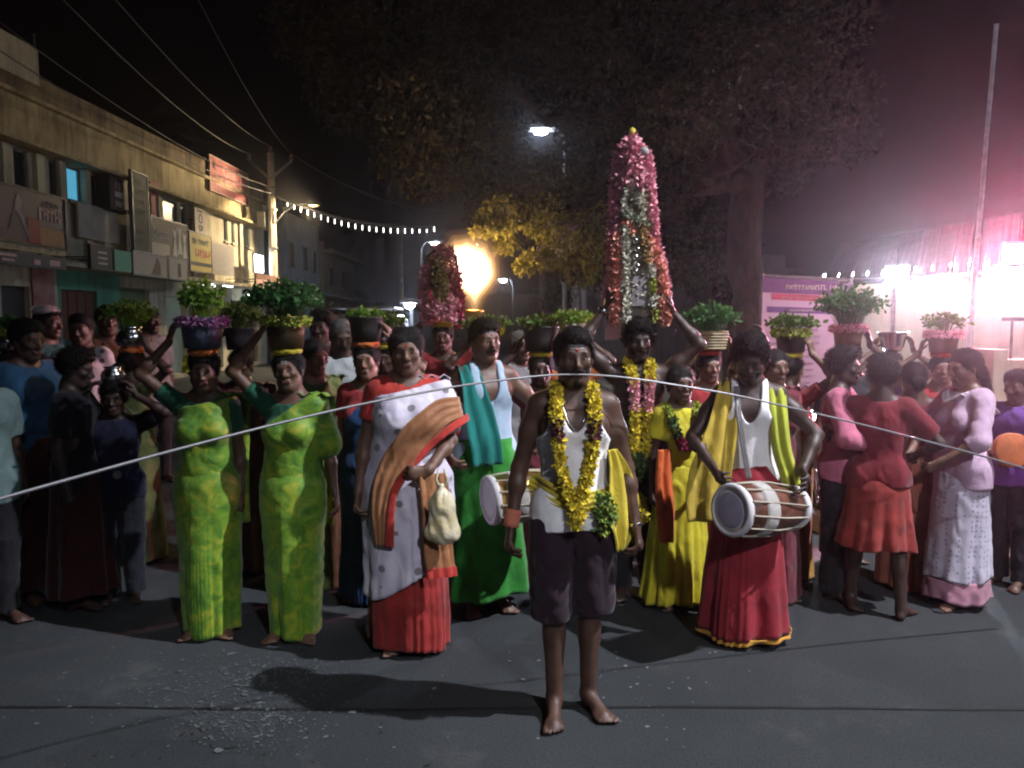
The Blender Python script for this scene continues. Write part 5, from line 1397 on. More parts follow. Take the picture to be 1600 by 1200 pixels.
def sprout_mesh(w, h, n, seed, base=0.07):
    """seedlings: thin bending stems with leaf pairs"""
    r = np.random.default_rng(seed); V = []; F = []
    for _ in range(n):
        a = r.uniform(0, 6.283); rb = base * math.sqrt(r.uniform(0, 1)); k = rb / base
        tip = np.array((math.cos(a) * (rb + (w - base) * k * r.uniform(.5, 1.1)), math.sin(a) * (rb + (w - base) * k * r.uniform(.5, 1.1)), h * (1 - .35 * k * k) * r.uniform(.65, 1.1)))
        b0 = np.array((math.cos(a) * rb, math.sin(a) * rb, 0)); mid = b0 * .6 + tip * .4 + np.array((0, 0, h * .12)); side = np.array((-math.sin(a), math.cos(a), 0)) * .0022; i = len(V)
        V += [b0 - side, b0 + side, mid - side, mid + side, tip - side * .4, tip + side * .4]; F += [(i, i + 1, i + 3, i + 2), (i + 2, i + 3, i + 5, i + 4)]
        for q in range(4):
            f = r.uniform(.45, 1.0); c = mid + (tip - mid) * f if q else tip; d = r.normal(size=3) + np.array((0, 0, .2)); d /= np.linalg.norm(d); e = np.cross(d, r.normal(size=3)); e /= np.linalg.norm(e); s = .034 * r.uniform(.7, 1.5); i = len(V)
            V += [c, c + d * s * .5 + e * s * .28, c + d * s, c + d * s * .5 - e * s * .28]; F.append((i, i + 1, i + 2, i + 3))
    return np.array(V), np.array(F)
def pot(label, loc, r=.10, h=.13, kind=STEEL, shape='round', flowers=None, sp=(.2, .2, 120, 'dark'), seed=1, ring2=None, tassel=None):
    t = thing('sprout_pot' if sp else 'pot', label, 'pot', loc)
    if shape == 'round': prof = [(r * .5, 0), (r * .85, h * .12), (r, h * .42), (r * .9, h * .68), (r * .62, h * .84), (r * .66, h * .92), (r * .8, h), (r * .72, h * .985), (r * .55, h * .86), (.001, h * .8)]
    elif shape == 'basin': prof = [(r * .62, 0), (r * .8, h * .3), (r * .95, h * .8), (r * 1.08, h * .95), (r * 1.1, h), (r * .95, h * .97), (r * .8, h * .7), (.001, h * .65)]
    else: prof = [(r * .82, 0), (r * .9, h * .5), (r, h * .96), (r * 1.05, h), (r * .95, h * .97), (r * .9, h * .75), (.001, h * .7)]
    MB().lathe(prof, 28).build('bowl', kind, t, True)
    if kind is CANE:
        for i in range(6):
            z = h * (.1 + .15 * i); rr = r * (.84 + .026 * i) + .006
            MB().tube([(rr * math.cos(a), rr * math.sin(a), z) for a in [2 * math.pi * k / 24 for k in range(25)]], .0075, 6, False).build('cane_hoop', CANE, t, True)
    if flowers is not None:
        rr = r * (.98 if shape == 'round' else 1.02); th = np.linspace(0, 2 * np.pi, 34); ring = np.stack([rr * np.cos(th), rr * np.sin(th), np.full(34, h * .86)], 1)
        V, F = petals(ring, .026, 22, .022, seed + 3); obj('flower_ring', mesh_np('flower_ring', V, F, False), flowers, t)
    if sp:
        V, F = sprout_mesh(sp[0], sp[1], sp[2], seed, r * .68); V[:, 2] += h * .8
        obj('sprouts', mesh_np('sprouts', V, F, False), SPR[sp[3]], t)
    return t

def flower_tower(label, px, Y, pts_l, pts_r, top, base_y, seed, grand=True):
    """tall arch of garlands carried upright on the head"""
    b = P(px, base_y, Y); t = thing('flower_tower', label, 'flower tower', b)
    q = lambda x, y, dy=0: np.array(P(x, y, Y + dy) - b)
    L_, R_ = [q(*p) for p in pts_l], [q(*p) for p in pts_r]
    s = Y / 1200
    # frame: arched slats of wood
    fm = mat('tower_frame', (.05, .035, .025), rough=.8)
    MB().tube([tuple(p) for p in L_], .014, 6).build('frame_side', fm, t); MB().tube([tuple(p) for p in R_], .014, 6).build('frame_side', fm, t)
    for f in (.3, .55, .8, .98):
        i = int(f * (len(L_) - 1)); j = int(f * (len(R_) - 1)); MB().tube([tuple(L_[i]), tuple(R_[j])], .01, 6).build('frame_rung', fm, t)
    return t, q, L_, R_
t, q, L_, R_ = flower_tower('tall pink garlanded flower tower with white inner strands', 998, 4.78,
    [(988, 214), (968, 240), (962, 300), (959, 370), (954, 430), (950, 500)], [(988, 214), (1009, 240), (1013, 300), (1017, 365), (1034, 420), (1044, 496)], 205, 505, 1)
def strand(name, pts, m, rad=.024, per=24, size=.022, seed=0, step=.014):
    Q, u = path_pts(pts, step); V, F = petals(Q, rad, per, size, seed); return obj(name, mesh_np(name, V, F, False), m, t)
S = lambda *pp: [q(x, y, dy) for x, y, dy in pp]
rr_ = np.random.default_rng(8)
cap = [q(988 + rr_.uniform(-1, 1) * (6 + 17 * f), 214 + 78 * f, rr_.uniform(-.07, .07)) for f in rr_.uniform(0, 1, 120) ** .8]
V, F = petals(cap, .034, 16, .032, 3); obj('pink_crest', mesh_np('pink_crest', V, F, False), PINKF, t)
strand('pink_garland', S((970, 235, 0), (963, 300, 0), (960, 360, 0), (957, 400, 0)), PINKF, .042, 40, .032, 4)
strand('pink_garland', S((1008, 240, 0), (1013, 300, 0), (1017, 345, 0), (1020, 380, 0)), PINKF, .042, 40, .032, 5)
strand('coral_garland', S((963, 372, -.03), (962, 430, -.03), (961, 500, -.03)), ORF, .038, 40, .03, 6)
strand('coral_garland', S((1012, 372, -.03), (1030, 420, -.03), (1039, 500, -.03)), ORF, .038, 40, .03, 7)
strand('pink_garland', S((957, 410, .02), (951, 450, .02), (948, 475, .02)), PINKF, .030, 26, .026, 8)
strand('pink_garland', S((1030, 390, .02), (1040, 440, .02), (1045, 490, .02)), PINKF, .026, 26, .024, 9)
strand('white_strand', S((985, 286, -.05), (974, 312, -.05), (976, 330, -.05)), WHF, .020, 20, .022, 10)
strand('white_strand', S((985, 286, -.05), (998, 312, -.05), (1002, 330, -.05)), WHF, .020, 20, .022, 11)
strand('leaf_swag', S((976, 332, -.05), (992, 344, -.06), (1010, 352, -.05)), flower_mat('grey_leaf', (.32, .36, .24)), .026, 16, .026, 12)
for i, y in enumerate((362, 382, 402, 424, 448, 470, 492)):
    strand('white_flower', S((978, y - 5, -.06), (978, y + 5, -.06)), WHF, .028, 46, .022, 20 + i)
    if y > 420: strand('white_flower', S((1018 + (y - 420) * .06, y - 5, -.06), (1018 + (y - 420) * .06, y + 5, -.06)), WHF if i % 2 else LIME, .024, 40, .022, 40 + i)
    elif i < 3: strand('cream_flower', S((1006 + i * 3, y - 5, -.06), (1006 + i * 3, y + 6, -.06)), flower_mat('cream_flower', (.6, .38, .16)), .026, 40, .022, 60 + i)
strand('coral_flower', S((978, 352, -.06), (988, 360, -.06)), ORF, .026, 30, .022, 70)
fill = []
for _ in range(520):                                        # packed flowers that close the arch from behind
    f = rr_.uniform(0, 1); y = 285 + 215 * f; xl = 966 - 8 * f; xr = 1008 + 6 * min(f * 3, 1) + 22 * max(f - .3, 0); fill.append((f, q(rr_.uniform(xl, xr), y, .05 + rr_.uniform(-.015, .03))))
V, F = petals([p_ for f, p_ in fill if f < .38], .026, 12, .03, 81); obj('pink_backing', mesh_np('pink_backing', V, F, False), PINKF, t)
V, F = petals([p_ for f, p_ in fill if f >= .38], .026, 12, .03, 82); obj('peach_backing', mesh_np('peach_backing', V, F, False), flower_mat('peach_flower', (.75, .42, .28), (.6, .26, .2)), t)
cen = [q(rr_.uniform(982, 1010 + 8 * f), 300 + 190 * f, -.03 + rr_.uniform(-.012, .012)) for f in rr_.uniform(0, 1, 150)]
V, F = petals(cen, .026, 16, .026, 83); obj('cream_centre', mesh_np('cream_centre', V, F, False), flower_mat('cream_white_flower', (.74, .68, .52), (.5, .45, .3)), t)
bell = MATS['steel']
for i, y in enumerate((376, 390, 402, 416, 424)):
    c = q(993 + (i % 2) * 3, y, -.07); MB().lathe([(.001, .02), (.014, .014), (.019, 0), (.014, -.014), (.001, -.02)], 12, tuple(c)).build('silver_ball', STEEL, t, True)
c = q(998, 455, -.04); MB().box((c[0] - .045, c[1] - .02, c[2] - .09), (c[0] + .045, c[1] + .02, c[2] + .09)).build('plaque', mat('plaque_grey', (.28, .26, .27), rough=.5, var=.5, scale=25), t)
c = q(998, 490, .0); MB().box((c[0] - .1, c[1] - .06, c[2] - .05), (c[0] + .1, c[1] + .08, c[2] + .03)).build('carrying_pad', mat('tower_frame', (.05, .035, .025)), t)
c = q(988, 208); MB().lathe([(.001, -.03), (.02, -.02), (.026, 0), (.02, .02), (.006, .032), (.001, .036)], 14, tuple(c)).build('lemon', mat('lemon', (.6, .5, .06), rough=.4), t, True)
c = q(1006, 237, -.05); MB().lathe([(.001, -.03), (.024, -.018), (.032, 0), (.024, .02), (.001, .03)], 14, tuple(c)).build('grey_pompom', mat('pompom', (.3, .31, .3), rough=.8), t, True)
TOWER1 = t
t, q, L_, R_ = flower_tower('smaller pink flower tower held beside the fire', 692, 6.6, [(690, 384), (668, 400), (664, 450), (664, 500)], [(690, 384), (712, 400), (718, 450), (722, 500)], 380, 505, 2)
rr_ = np.random.default_rng(9)
cap = [q(690 + rr_.uniform(-1, 1) * (14 + 12 * f), 388 + 55 * f, rr_.uniform(-.1, .1)) for f in rr_.uniform(0, 1, 130)]
V, F = petals(cap, .035, 12, .032, 3); obj('pink_crest', mesh_np('pink_crest', V, F, False), flower_mat('dusty_pink', (.5, .17, .18)), t)
strand('rose_garland', S((668, 420, -.04), (664, 460, -.04), (666, 502, -.04)), PINKF, .05, 30, .034, 14); strand('rose_garland', S((712, 430, -.04), (716, 470, -.04), (716, 502, -.04)), MAG, .05, 30, .034, 15)
strand('leaf_garland', S((684, 410, -.12), (688, 440, -.13), (688, 462, -.12)), flower_mat('olive_leaf', (.2, .17, .05)), .06, 26, .036, 16)
cap = [q(692 + rr_.uniform(-22, 22), rr_.uniform(462, 500), rr_.uniform(-.14, .04)) for _ in range(70)]
V, F = petals(cap, .035, 14, .034, 31); obj('rose_base', mesh_np('rose_base', V, F, False), PINKF, t)

SKINW = mat('drum_skin', (.58, .56, .58), rough=.6, var=.12, scale=5, bump=.1); WOODR = mat('drum_wood', (.13, .05, .03), rough=.4, var=.4, scale=3, stretch=(1, 6, 6)); ROPE = mat('rope', (.4, .36, .28), rough=.9)
def drum(label, face, axis, L_, r, r2=None, patch=True, wood=None):
    """barrel drum; face = centre of the near head, axis points along the barrel"""
    t = thing('drum', label, 'drum', face); t.rotation_euler = Vector(axis).to_track_quat('Z', 'Y').to_euler(); r2 = r2 or r
    MB().lathe([(r * .94, .03), (r * 1.08, L_ * .3), (r * 1.12, L_ * .5), (r2 * 1.05, L_ * .75), (r2 * .94, L_ - .03)], 32).build('shell', wood or WOODR, t, True)
    for z, rr in ((0, r), (L_, r2)):
        e = 1 if z == 0 else -1
        MB().lathe([(rr * 1.06, .028 * 1), (rr * 1.1, .012), (rr * 1.06, -.006), (rr * .9, -.010), (rr * .9, .0)], 32, (0, 0, z - .0 if z == 0 else z - .02)).build('hoop', SKINW, t, True)
        h = MB().lathe([(.001, -.001), (rr * .6, -.001), (rr * .9, -.002), (rr * .91, .006)] if z == 0 else [(.001, .012), (rr * .9, .012), (rr * .91, .0)], 32, (0, 0, z)).build('drum_head', SKINW, t, True)
        if patch and z == 0: MB().lathe([(.001, -.006), (r * .66, -.005), (r * .72, -.0025)], 32).build('tuning_patch', mat('drum_patch', (.30, .27, .36), rough=.6, var=.15), h, True)
    for k in range(12):
        a, a2 = 2 * math.pi * k / 12, 2 * math.pi * (k + .5) / 12
        MB().tube([(r * 1.1 * math.cos(a), r * 1.1 * math.sin(a), .02), (r * 1.15 * math.cos((a + a2) / 2), r * 1.15 * math.sin((a + a2) / 2), L_ * .5), (r2 * 1.1 * math.cos(a2), r2 * 1.1 * math.sin(a2), L_ - .02)], .005, 5).build('lacing', ROPE, t)
    MB().lathe([(r * 1.09, L_ * .26), (r * 1.14, L_ * .29), (r * 1.15, L_ * .42), (r * 1.12, L_ * .44)], 32).build('cloth_wrap', cloth('drum_cloth', (.45, .43, .40)), t, True)
    return t
# ------------------------------------------------------------------ the procession
def pp(label, px, top, Y, rot=0, **k):
    """a person whose crown shows at photo pixel (px, top) when standing Y metres away"""
    c = P(px, top, Y); H = k.pop('H', None) or (c.z - .012) ; H = min(max(H, 1.2), 1.86)
    return Person(label, c.x, Y, H, rot, **k)
def sari(p, m, bm_, pleat=-math.pi / 2, seed=1, arm=False, hem=.025, wide=1.0, hw=.205, cover=1, pm=None, line=(1.345, 1.05), stop=None, tilt=0.0):
    p.blouse(bm_, seed=seed)
    g = p.armg
    p.loft('sari_skirt', m, [(1.03, .142 * g * wide, .110 * g), (.95, .182 * g * wide, .142 * g), (.93, .188 * g * wide, .150 * g), (.80, .195 * g * wide, .160 * g), (.5, (.11 + .36 * hw) * g * wide, .162 * g), (stop or hem, hw * g * wide, min(hw * .92, .185) * g)], pleats=7, amp=.016, seed=seed, front=(pleat, .42, 4.0, .030), wr=.011, tilt=tilt)
    pr = list(p.torso)
    if arm:
        a = p.arms[cover][0]; S_, E = a[1], a[2]
        pr += [cone(S_, S_ + (E - S_) * arm, .062 * g, .072 * g, .05)]
    cv = cover
    def cut(X, Y, Z):
        ln = line[0] + X * cv * line[1]
        return np.maximum(.94 + .01 * np.sin(X * 14) - Z, (Z - ln) * .7)
    p.garment('sari_wrap', pr, m, .020, cut, .0105, .0042, 24, seed + 2, fz=.9)
    # the loose end falling down the back
    p.ribbon('pallu', pm or m, [p.up((cv * .13, -.04, 1.455)), p.up((cv * .15, .08, 1.45)), p.up((cv * .12, .145, 1.3)), (cv * .10, .165, 1.0), (cv * .09, .19, .62)], (1, 0, 0), .2, seed=seed, folds=.012)
    return p
HAIRPIN = WHF
RING = {'orange': cloth('orange_ring', (.62, .17, .04)), 'yellow': cloth('yellow_ring', (.6, .48, .04)), 'red': cloth('red_ring', (.4, .06, .04)), 'white': cloth('white_ring', (.6, .58, .55))}

def green_mat():
    if 'green_sari' in MATS: return MATS['green_sari']
    m, nt, b = _nodes('green_sari'); N, L = nt.nodes, nt.links
    tc = N.new('ShaderNodeTexCoord'); n1 = N.new('ShaderNodeTexNoise'); n1.inputs['Scale'].default_value = 9; n1.inputs['Detail'].default_value = 7; n1.inputs['Roughness'].default_value = .72; n1.inputs['Distortion'].default_value = .8
    L.new(tc.outputs['Object'], n1.inputs['Vector'])
    r = N.new('ShaderNodeValToRGB'); e = r.color_ramp.elements; e[0].position = .34; e[0].color = (.045, .15, .010, 1); e[1].position = .64; e[1].color = (.34, .36, .02, 1)
    x = e.new(.5); x.color = (.13, .28, .014, 1); L.new(n1.outputs['Fac'], r.inputs[0]); L.new(r.outputs[0], b.inputs['Base Color'])
    b.inputs['Roughness'].default_value = .62; b.inputs['Sheen Weight'].default_value = .2
    n2 = N.new('ShaderNodeTexNoise'); n2.inputs['Scale'].default_value = 26; n2.inputs['Detail'].default_value = 5; L.new(tc.outputs['Object'], n2.inputs['Vector'])
    bp = N.new('ShaderNodeBump'); bp.inputs['Strength'].default_value = .3; bp.inputs['Distance'].default_value = .01; L.new(n2.outputs['Fac'], bp.inputs['Height']); L.new(bp.outputs[0], b.inputs['Normal'])
    wrinkle(m, 6, .3, .025); MATS['green_sari'] = m; return m
GS = green_mat(); GBL = cloth('green_blouse', (.015, .10, .055))

# --- 1 the garlanded man with the long rod
HY = 3.30
p = pp('barefoot man in white singlet and dark shorts with a yellow garland, in front', 897, 518, HY, 0, tone='dark', fine=True, res=.0085, yaw=4, girth=.95, feet=[(-.078, -.03, -4), (.078, .03, 30)], H=1.70)
p.arm(-1, (-.27, -.04, .865), pole=(-.4, 1, 0), palm=(1, .2, 0), curl=.55); p.arm(1, (.275, -.03, .845), pole=(.4, 1, 0), palm=(-1, .2, 0), curl=.6)
p.body().hair('short').beard().forehead(bands=2)
WT = cloth('white_singlet', (.9, .88, .9), var=.08, scale=9); p.tank(WT, hem=.845, scoop=1.275, strap=.108)
p.shorts(cloth('maroon_shorts', (.022, .010, .017), var=.3), hem=.455)
tz = lambda x, z, off=.045: (x, float(front_y(p.torso, np.array([x]), np.array([z]), off)[0]), z)
L1 = [(-.075, .03, 1.462), (-.078, -.05, 1.452), tz(-.080, 1.40), tz(-.078, 1.33), tz(-.074, 1.25), tz(-.066, 1.17), tz(-.050, 1.09), tz(-.026, 1.02), tz(0, .965)]
L2 = [(.075, .03, 1.462), (.078, -.05, 1.452), tz(.080, 1.40), tz(.078, 1.33), tz(.072, 1.25), tz(.062, 1.17), tz(.048, 1.09), tz(.026, 1.02), tz(.002, .965)]
for i, L_ in enumerate((L1, L2)): garland(p.root, 'garland', L_, .026, [(0, .40, YEL), (.40, .50, DRED), (.50, 1, YEL)], 34, .021, 100 + i * 10)
Q, u_ = path_pts([tz(.0, .965, .05), tz(.004, .935, .05), tz(.002, .905, .05)], .012); V, F = petals(Q, .034, 40, .024, 130); obj('garland_tassel', mesh_np('garland_tassel', V, F, False), YEL, p.root)
cl = [np.array(tz(.125, .99, .05)), np.array(tz(.115, .95, .06)), np.array(tz(.13, .91, .05)), np.array(tz(.14, .945, .05)), np.array(tz(.12, .88, .05))]
V, F = petals(cl, .036, 40, .03, 140); obj('leaf_bunch', mesh_np('leaf_bunch', V, F, False), flower_mat('bunch_leaf', (.10, .2, .03)), p.root)
V, F = petals(cl, .042, 26, .024, 141); obj('yellow_bunch', mesh_np('yellow_bunch', V, F, False), LIME, p.root)
YC = cloth('yellow_cloth', (.58, .46, .05), var=.15)
pel = p.torso + [cone(h_, k_, .1, .09, .03) for h_, k_, a_ in p.legp]
p.drape('yellow_sash', YC, [(-.19, 1.055, .075), (-.06, 1.005, .085), (.06, .985, .085), (.18, 1.0, .08)], off=.028, prims=pel, folds=.004)
p.ribbon('yellow_cloth_end', YC, [(.155, -.06, 1.20), (.185, -.055, 1.12), (.205, -.05, .98), (.215, -.045, .84), (.20, -.05, .76)], (.75, .6, 0), .17, folds=.016, nf=2, taper=[.35, .8, 1.1, 1.0, .35], seed=3)
ch, _ = path_pts([tz(-.06, 1.42, .018), tz(-.035, 1.33, .012), tz(0, 1.285, .012), tz(.035, 1.33, .012), tz(.06, 1.42, .018)], .012)
MB().tube([tuple(c) for c in ch], .003, 6).build('necklace', STEEL, p.root, True)
p.band('wrist_cloth', -1, .12, .036, .075, cloth('salmon_cloth', (.52, .16, .10)))
p.band('bangle', 1, .02, .030, .012, STEEL)
HERO = p
mouth = p.world(p.h((0, -.104, -.0603)))
# the rod
RP = [P(-150, 822, 1.98), P(0, 779, 2.15), P(250, 709, 2.45), P(420, 665, 2.68), P(560, 632, 2.86), P(720, 602, 3.04), P(800, 592, 3.11), Vector((mouth.x - .1, mouth.y + .005, mouth.z + .002)), mouth, Vector((mouth.x + .1, mouth.y + .004, mouth.z + .0)), P(1010, 594, 3.22), P(1150, 617, 3.32), P(1350, 664, 3.55), P(1450, 690, 3.68), P(1545, 715, 3.8), P(1700, 762, 4.0)]
Q, u_ = path_pts([tuple(v) for v in RP], .05)
k = np.array([.25, .5, .25])
for _ in range(6):
    for i in range(3): Q[1:-1, i] = np.convolve(Q[:, i], k, 'valid')
o = MB().tube([tuple(v - Q[0]) for v in Q], [.0058 - .0018 * math.exp(-((f - .5) / .3) ** 2) for f in u_], 10).build('rod', mat('polished_rod', (.34, .34, .35), rough=.45, metal=.8, var=.12, bump=.03), None, True, loc=tuple(Q[0]))
tag(o, 'very long thin metal rod bowed across the scene at the front man\'s mouth', 'rod')

# --- 2 the woman in the white sari
p = pp('heavy woman in white dotted sari with a broad brown and red border', 634, 514, 4.03, 14, female=True, girth=1.24, belly=1.12, tone='mid', fine=True, res=.0105, yaw=-6, pitch=4, jaw=1.1, H=1.70)
p.arm(-1, (-.26, -.05, .86), pole=(-.4, 1, 0), curl=.6); p.arm(1, (.08, -.25, 1.00), pole=(1, .6, -.3), palm=(0, 1, 0), hdir=(-1, -.05, -.15), curl=.6)
p.body().hair('bun').forehead(bands=0)
WS = dotted('white_sari', (.68, .64, .72), (.22, .2, .22), 11, .2, (.50, .46, .58), nscale=6)
BR = cloth('brown_border', (.36, .17, .075), var=.3, scale=10, rough=.55, c2=(.25, .10, .045)); RD = cloth('red_border', (.45, .045, .035), var=.2)
sari(p, WS, RD, pleat=-1.2, seed=5, arm=.55, stop=.42, hw=.185, line=(1.395, .22), tilt=.13)
ext = [cone(p.sh[1], p.arms[1][0][2], .075, .08, .05)]
p.drape('brown_border', BR, [(.275, 1.30, .10), (.16, 1.285, .14), (.04, 1.18, .165), (-.065, 1.04, .16), (-.135, .90, .13), (-.16, .78, .10), (-.16, .60, .05)], off=.050, extra=ext + [ell((0, 0, .75), (.24, .2, .3), .05)], folds=.006, seed=2)
p.drape('red_edge', RD, [(.315, 1.245, .035), (.22, 1.215, .035), (.115, 1.13, .035), (-.01, 1.01, .035), (-.095, .90, .035), (-.115, .78, .04), (-.12, .60, .05)], off=.056, extra=ext + [ell((0, 0, .75), (.24, .2, .3), .05)], folds=.003, nv=5, seed=4)
p.loft('red_hem', cloth('red_pleats', (.26, .025, .022), var=.35, rough=.5), [(.66, .196, .176), (.4, .206, .186), (.035, .205, .195)], pleats=8, amp=.016, seed=8, front=(-1.2, .5, 4, .030), tilt=-.02)
p.ribbon('brown_pleat', BR, [(.10, -.245, .98), (.115, -.268, .8), (.12, -.285, .6), (.13, -.30, .50)], (1, .1, 0), .15, folds=.009, nf=3, seed=6)
p.ribbon('red_pleat_edge', RD, [(.13, -.302, .51), (.135, -.306, .46)], (1, .1, 0), .16, folds=.009, nf=3, seed=6)
W2 = p
# plastic bag on her wrist
hw_ = p.world(p.parts[('wrist', 1)][0]); bt = P(690, 745, 3.72)
t = thing('plastic_bag', 'thin pale plastic bag with yellow flowers inside, hanging from the woman\'s hand', 'bag', (bt.x, bt.y, bt.z - .31))
V, F = extract([cone((0, 0, .26), (0, 0, .17), .018, .055, .03), cone((0, 0, .17), (.005, 0, .05), .058, .078, .03, ((0, 1, 0), .6)), cone((-.055, 0, .03), (.055, 0, .025), .03, .03, .03)], .008)
V = V + vnormals(V, F) * (np.abs(wob(V * np.array((1.5, 1, .35)), 75, 9)) * .014)[:, None]
bm__ = mat('bag_plastic', (.62, .56, .42), rough=.3, var=.3, scale=14, bump=.5, bscale=40, c2=(.5, .42, .2), spec=.6); obj('bag_body', mesh_np('bag_body', V, F), bm__, t)
for e in (-1, 1): MB().tube([(e * .01, 0, .255), (e * .028, -.005, .30), (e * .012, 0, .35)], [.012, .007, .006], 6).build('handle', bm__, t, True)

# --- 3, 4 the two women in green
p = pp('woman in lime green sari, the left one of two, hand raised to her pot', 318, 548, 4.2, 6, female=True, girth=1.0, tone='mid', fine=True, res=.011, yaw=8, pitch=6, H=1.58)
p.arm(-1, (-.185, -.02, 1.76), pole=(-1, -.2, -.2), palm=(1, 0, 0), hdir=(.3, 0, 1), curl=.35); p.hang(1, .05, .02)
p.body().hair('bun').forehead(bands=1, w=.028); p.ring(RING['orange'])
sari(p, GS, GBL, pleat=-1.75, seed=11, wide=1.0, hw=.155, line=(1.40, .22)); c = p.crown(.135)
pot('dark blue pot with a ring of lilac flowers and tall bright sprouts', c, .115, .165, CLAYB, 'tub', LIL, (.14, .23, 120, 'lime'), 3)
MB().tube([(0, 0, 0), (-.01, 0, -.06), (.0, .0, -.1)], [.012, .02, .03], 6).build('tassel', RING['yellow'], p.root, loc=tuple(p.h((-.088, -.03, .10))))
p = pp('woman in lime green sari, the right one of two, smiling with one arm raised', 452, 546, 4.15, -2, female=True, girth=1.0, tone='mid', fine=True, res=.011, yaw=4, pitch=-2, roll=-5, H=1.58)
p.arm(-1, (-.175, -.03, 1.79), pole=(-1, -.2, -.3), palm=(1, 0, 0), hdir=(.7, 0, .8), curl=.5); p.arm(1, (.25, .02, .85), pole=(.4, 1, 0))
p.body().hair('bun').forehead(bands=2, w=.02, dot=False); p.ring(RING['yellow'])
sari(p, GS, GBL, pleat=-1.4, seed=17, arm=.8, hw=.14, line=(1.365, .75)); c = p.crown(.135)
pot('dark brass pot with yellow green flowers and a broad dark tuft of sprouts', c, .11, .17, mat('dark_brass', (.14, .10, .05), rough=.35, metal=.7), 'tub', LIME, (.24, .22, 240, 'dark'), 4)

# --- 5 the drummer on the right
p = pp('drummer in white singlet and red lungi with a yellow towel, head bent over his drum', 1172, 542, 4.15, -14, tone='deep', fine=True, res=.0105, yaw=-4, pitch=16, lean=5, H=1.66)
p.arm(-1, (-.19, -.31, 1.02), pole=(-1, .5, -.2), palm=(1, 0, 0), hdir=(.3, -.8, -.4), curl=.5); p.arm(1, (.27, -.20, 1.00), pole=(1, .6, 0), palm=(-1, 0, 0), hdir=(.2, -.8, -.4), curl=.5)
p.body().hair('curly').beard()
p.tank(WT, hem=.9, scoop=1.25, seed=4)
p.loft('lungi', cloth('red_lungi', (.26, .018, .028), var=.25, rough=.7), [(1.02, .155, .12), (.92, .185, .15), (.6, .20, .17), (.06, .255, .21)], pleats=6, amp=.03, seed=21, front=(-1.9, .4, 3, .03))
p.loft('lungi_border', cloth('ochre_border', (.5, .24, .04)), [(.062, .257, .212), (.035, .262, .216)], pleats=6, amp=.03, seed=21, front=(-1.9, .4, 3, .03), m=4)
p.ribbon('yellow_towel', cloth('mustard_towel', (.5, .36, .05), var=.15), [p.up((-.10, .10, 1.42)), p.up((-.115, .0, 1.46)), p.up((-.125, -.10, 1.38)), p.up((-.15, -.15, 1.2)), (-.20, -.20, 1.0), (-.22, -.21, .82), (-.21, -.21, .70)], (1, .25, 0), .17, folds=.014, nf=2, taper=[.6, .6, .8, 1.1, 1.35, 1.4, 1.3], seed=2)
p.ribbon('lime_towel', cloth('lime_towel', (.42, .46, .05), var=.15), [p.up((.13, .08, 1.40)), p.up((.14, -.03, 1.43)), p.up((.15, -.10, 1.3)), (.17, -.13, 1.1), (.23, -.12, .9), (.27, -.10, .74)], (1, .2, 0), .10, folds=.014, nf=2, seed=5)
p.ribbon('drum_strap', cloth('grey_strap', (.25, .24, .24)), [p.up((-.07, -.06, 1.44)), p.up((-.06, -.14, 1.3)), (-.03, -.2, 1.1), (0, -.22, .95)], (1, 0, 0), .03, folds=.002, seed=5)
fc_ = P(1142, 797, 3.74)
drum('barrel drum with a white head and grey patch slung on the drummer in red', fc_, (.86, .5, -.09), .46, .122, .105)

# --- 6 the bearer of the tall flower tower
p = pp('dark bare-chested man with both arms raised to the tall pink flower tower', 998, 508, 4.78, 0, tone='deep', fine=True, res=.011, pitch=4, H=1.735)
p.arm(-1, (-.21, -.02, 1.78), pole=(-1, -.2, -.2), palm=(1, 0, 0), hdir=(.3, 0, 1), curl=.5); p.arm(1, (.2, -.02, 1.76), pole=(1, -.2, -.2), palm=(-1, 0, 0), hdir=(-.3, 0, 1), curl=.5)
p.body().hair('curly').beard()
p.trousers(cloth('black_trousers', (.015, .014, .016)))
tz = lambda x, z, off=.04: (x, float(front_y(p.torso, np.array([x]), np.array([z]), off)[0]), z)
for e in (-1, 1):
    garland(p.root, 'garland', [(e * .06, .04, 1.46), (e * .065, -.05, 1.45), tz(e * .05, 1.36), tz(e * .04, 1.25), tz(e * .038, 1.1), tz(e * .036, .95), tz(e * .034, .82, .05)], .031, [(0, .3, YEL), (.3, .52, PINKF), (.52, .86, YEL), (.86, 1, GRN)], 36, .024, 200 + e)
garland(p.root, 'garland_end', [tz(.0, .82, .06), tz(.01, .68, .07), (.015, -.22, .55)], .026, [(0, .25, GRN), (.25, 1, YEL)], 30, .024, 220)
p.band('bangle', -1, .05, .034, .02, STEEL)
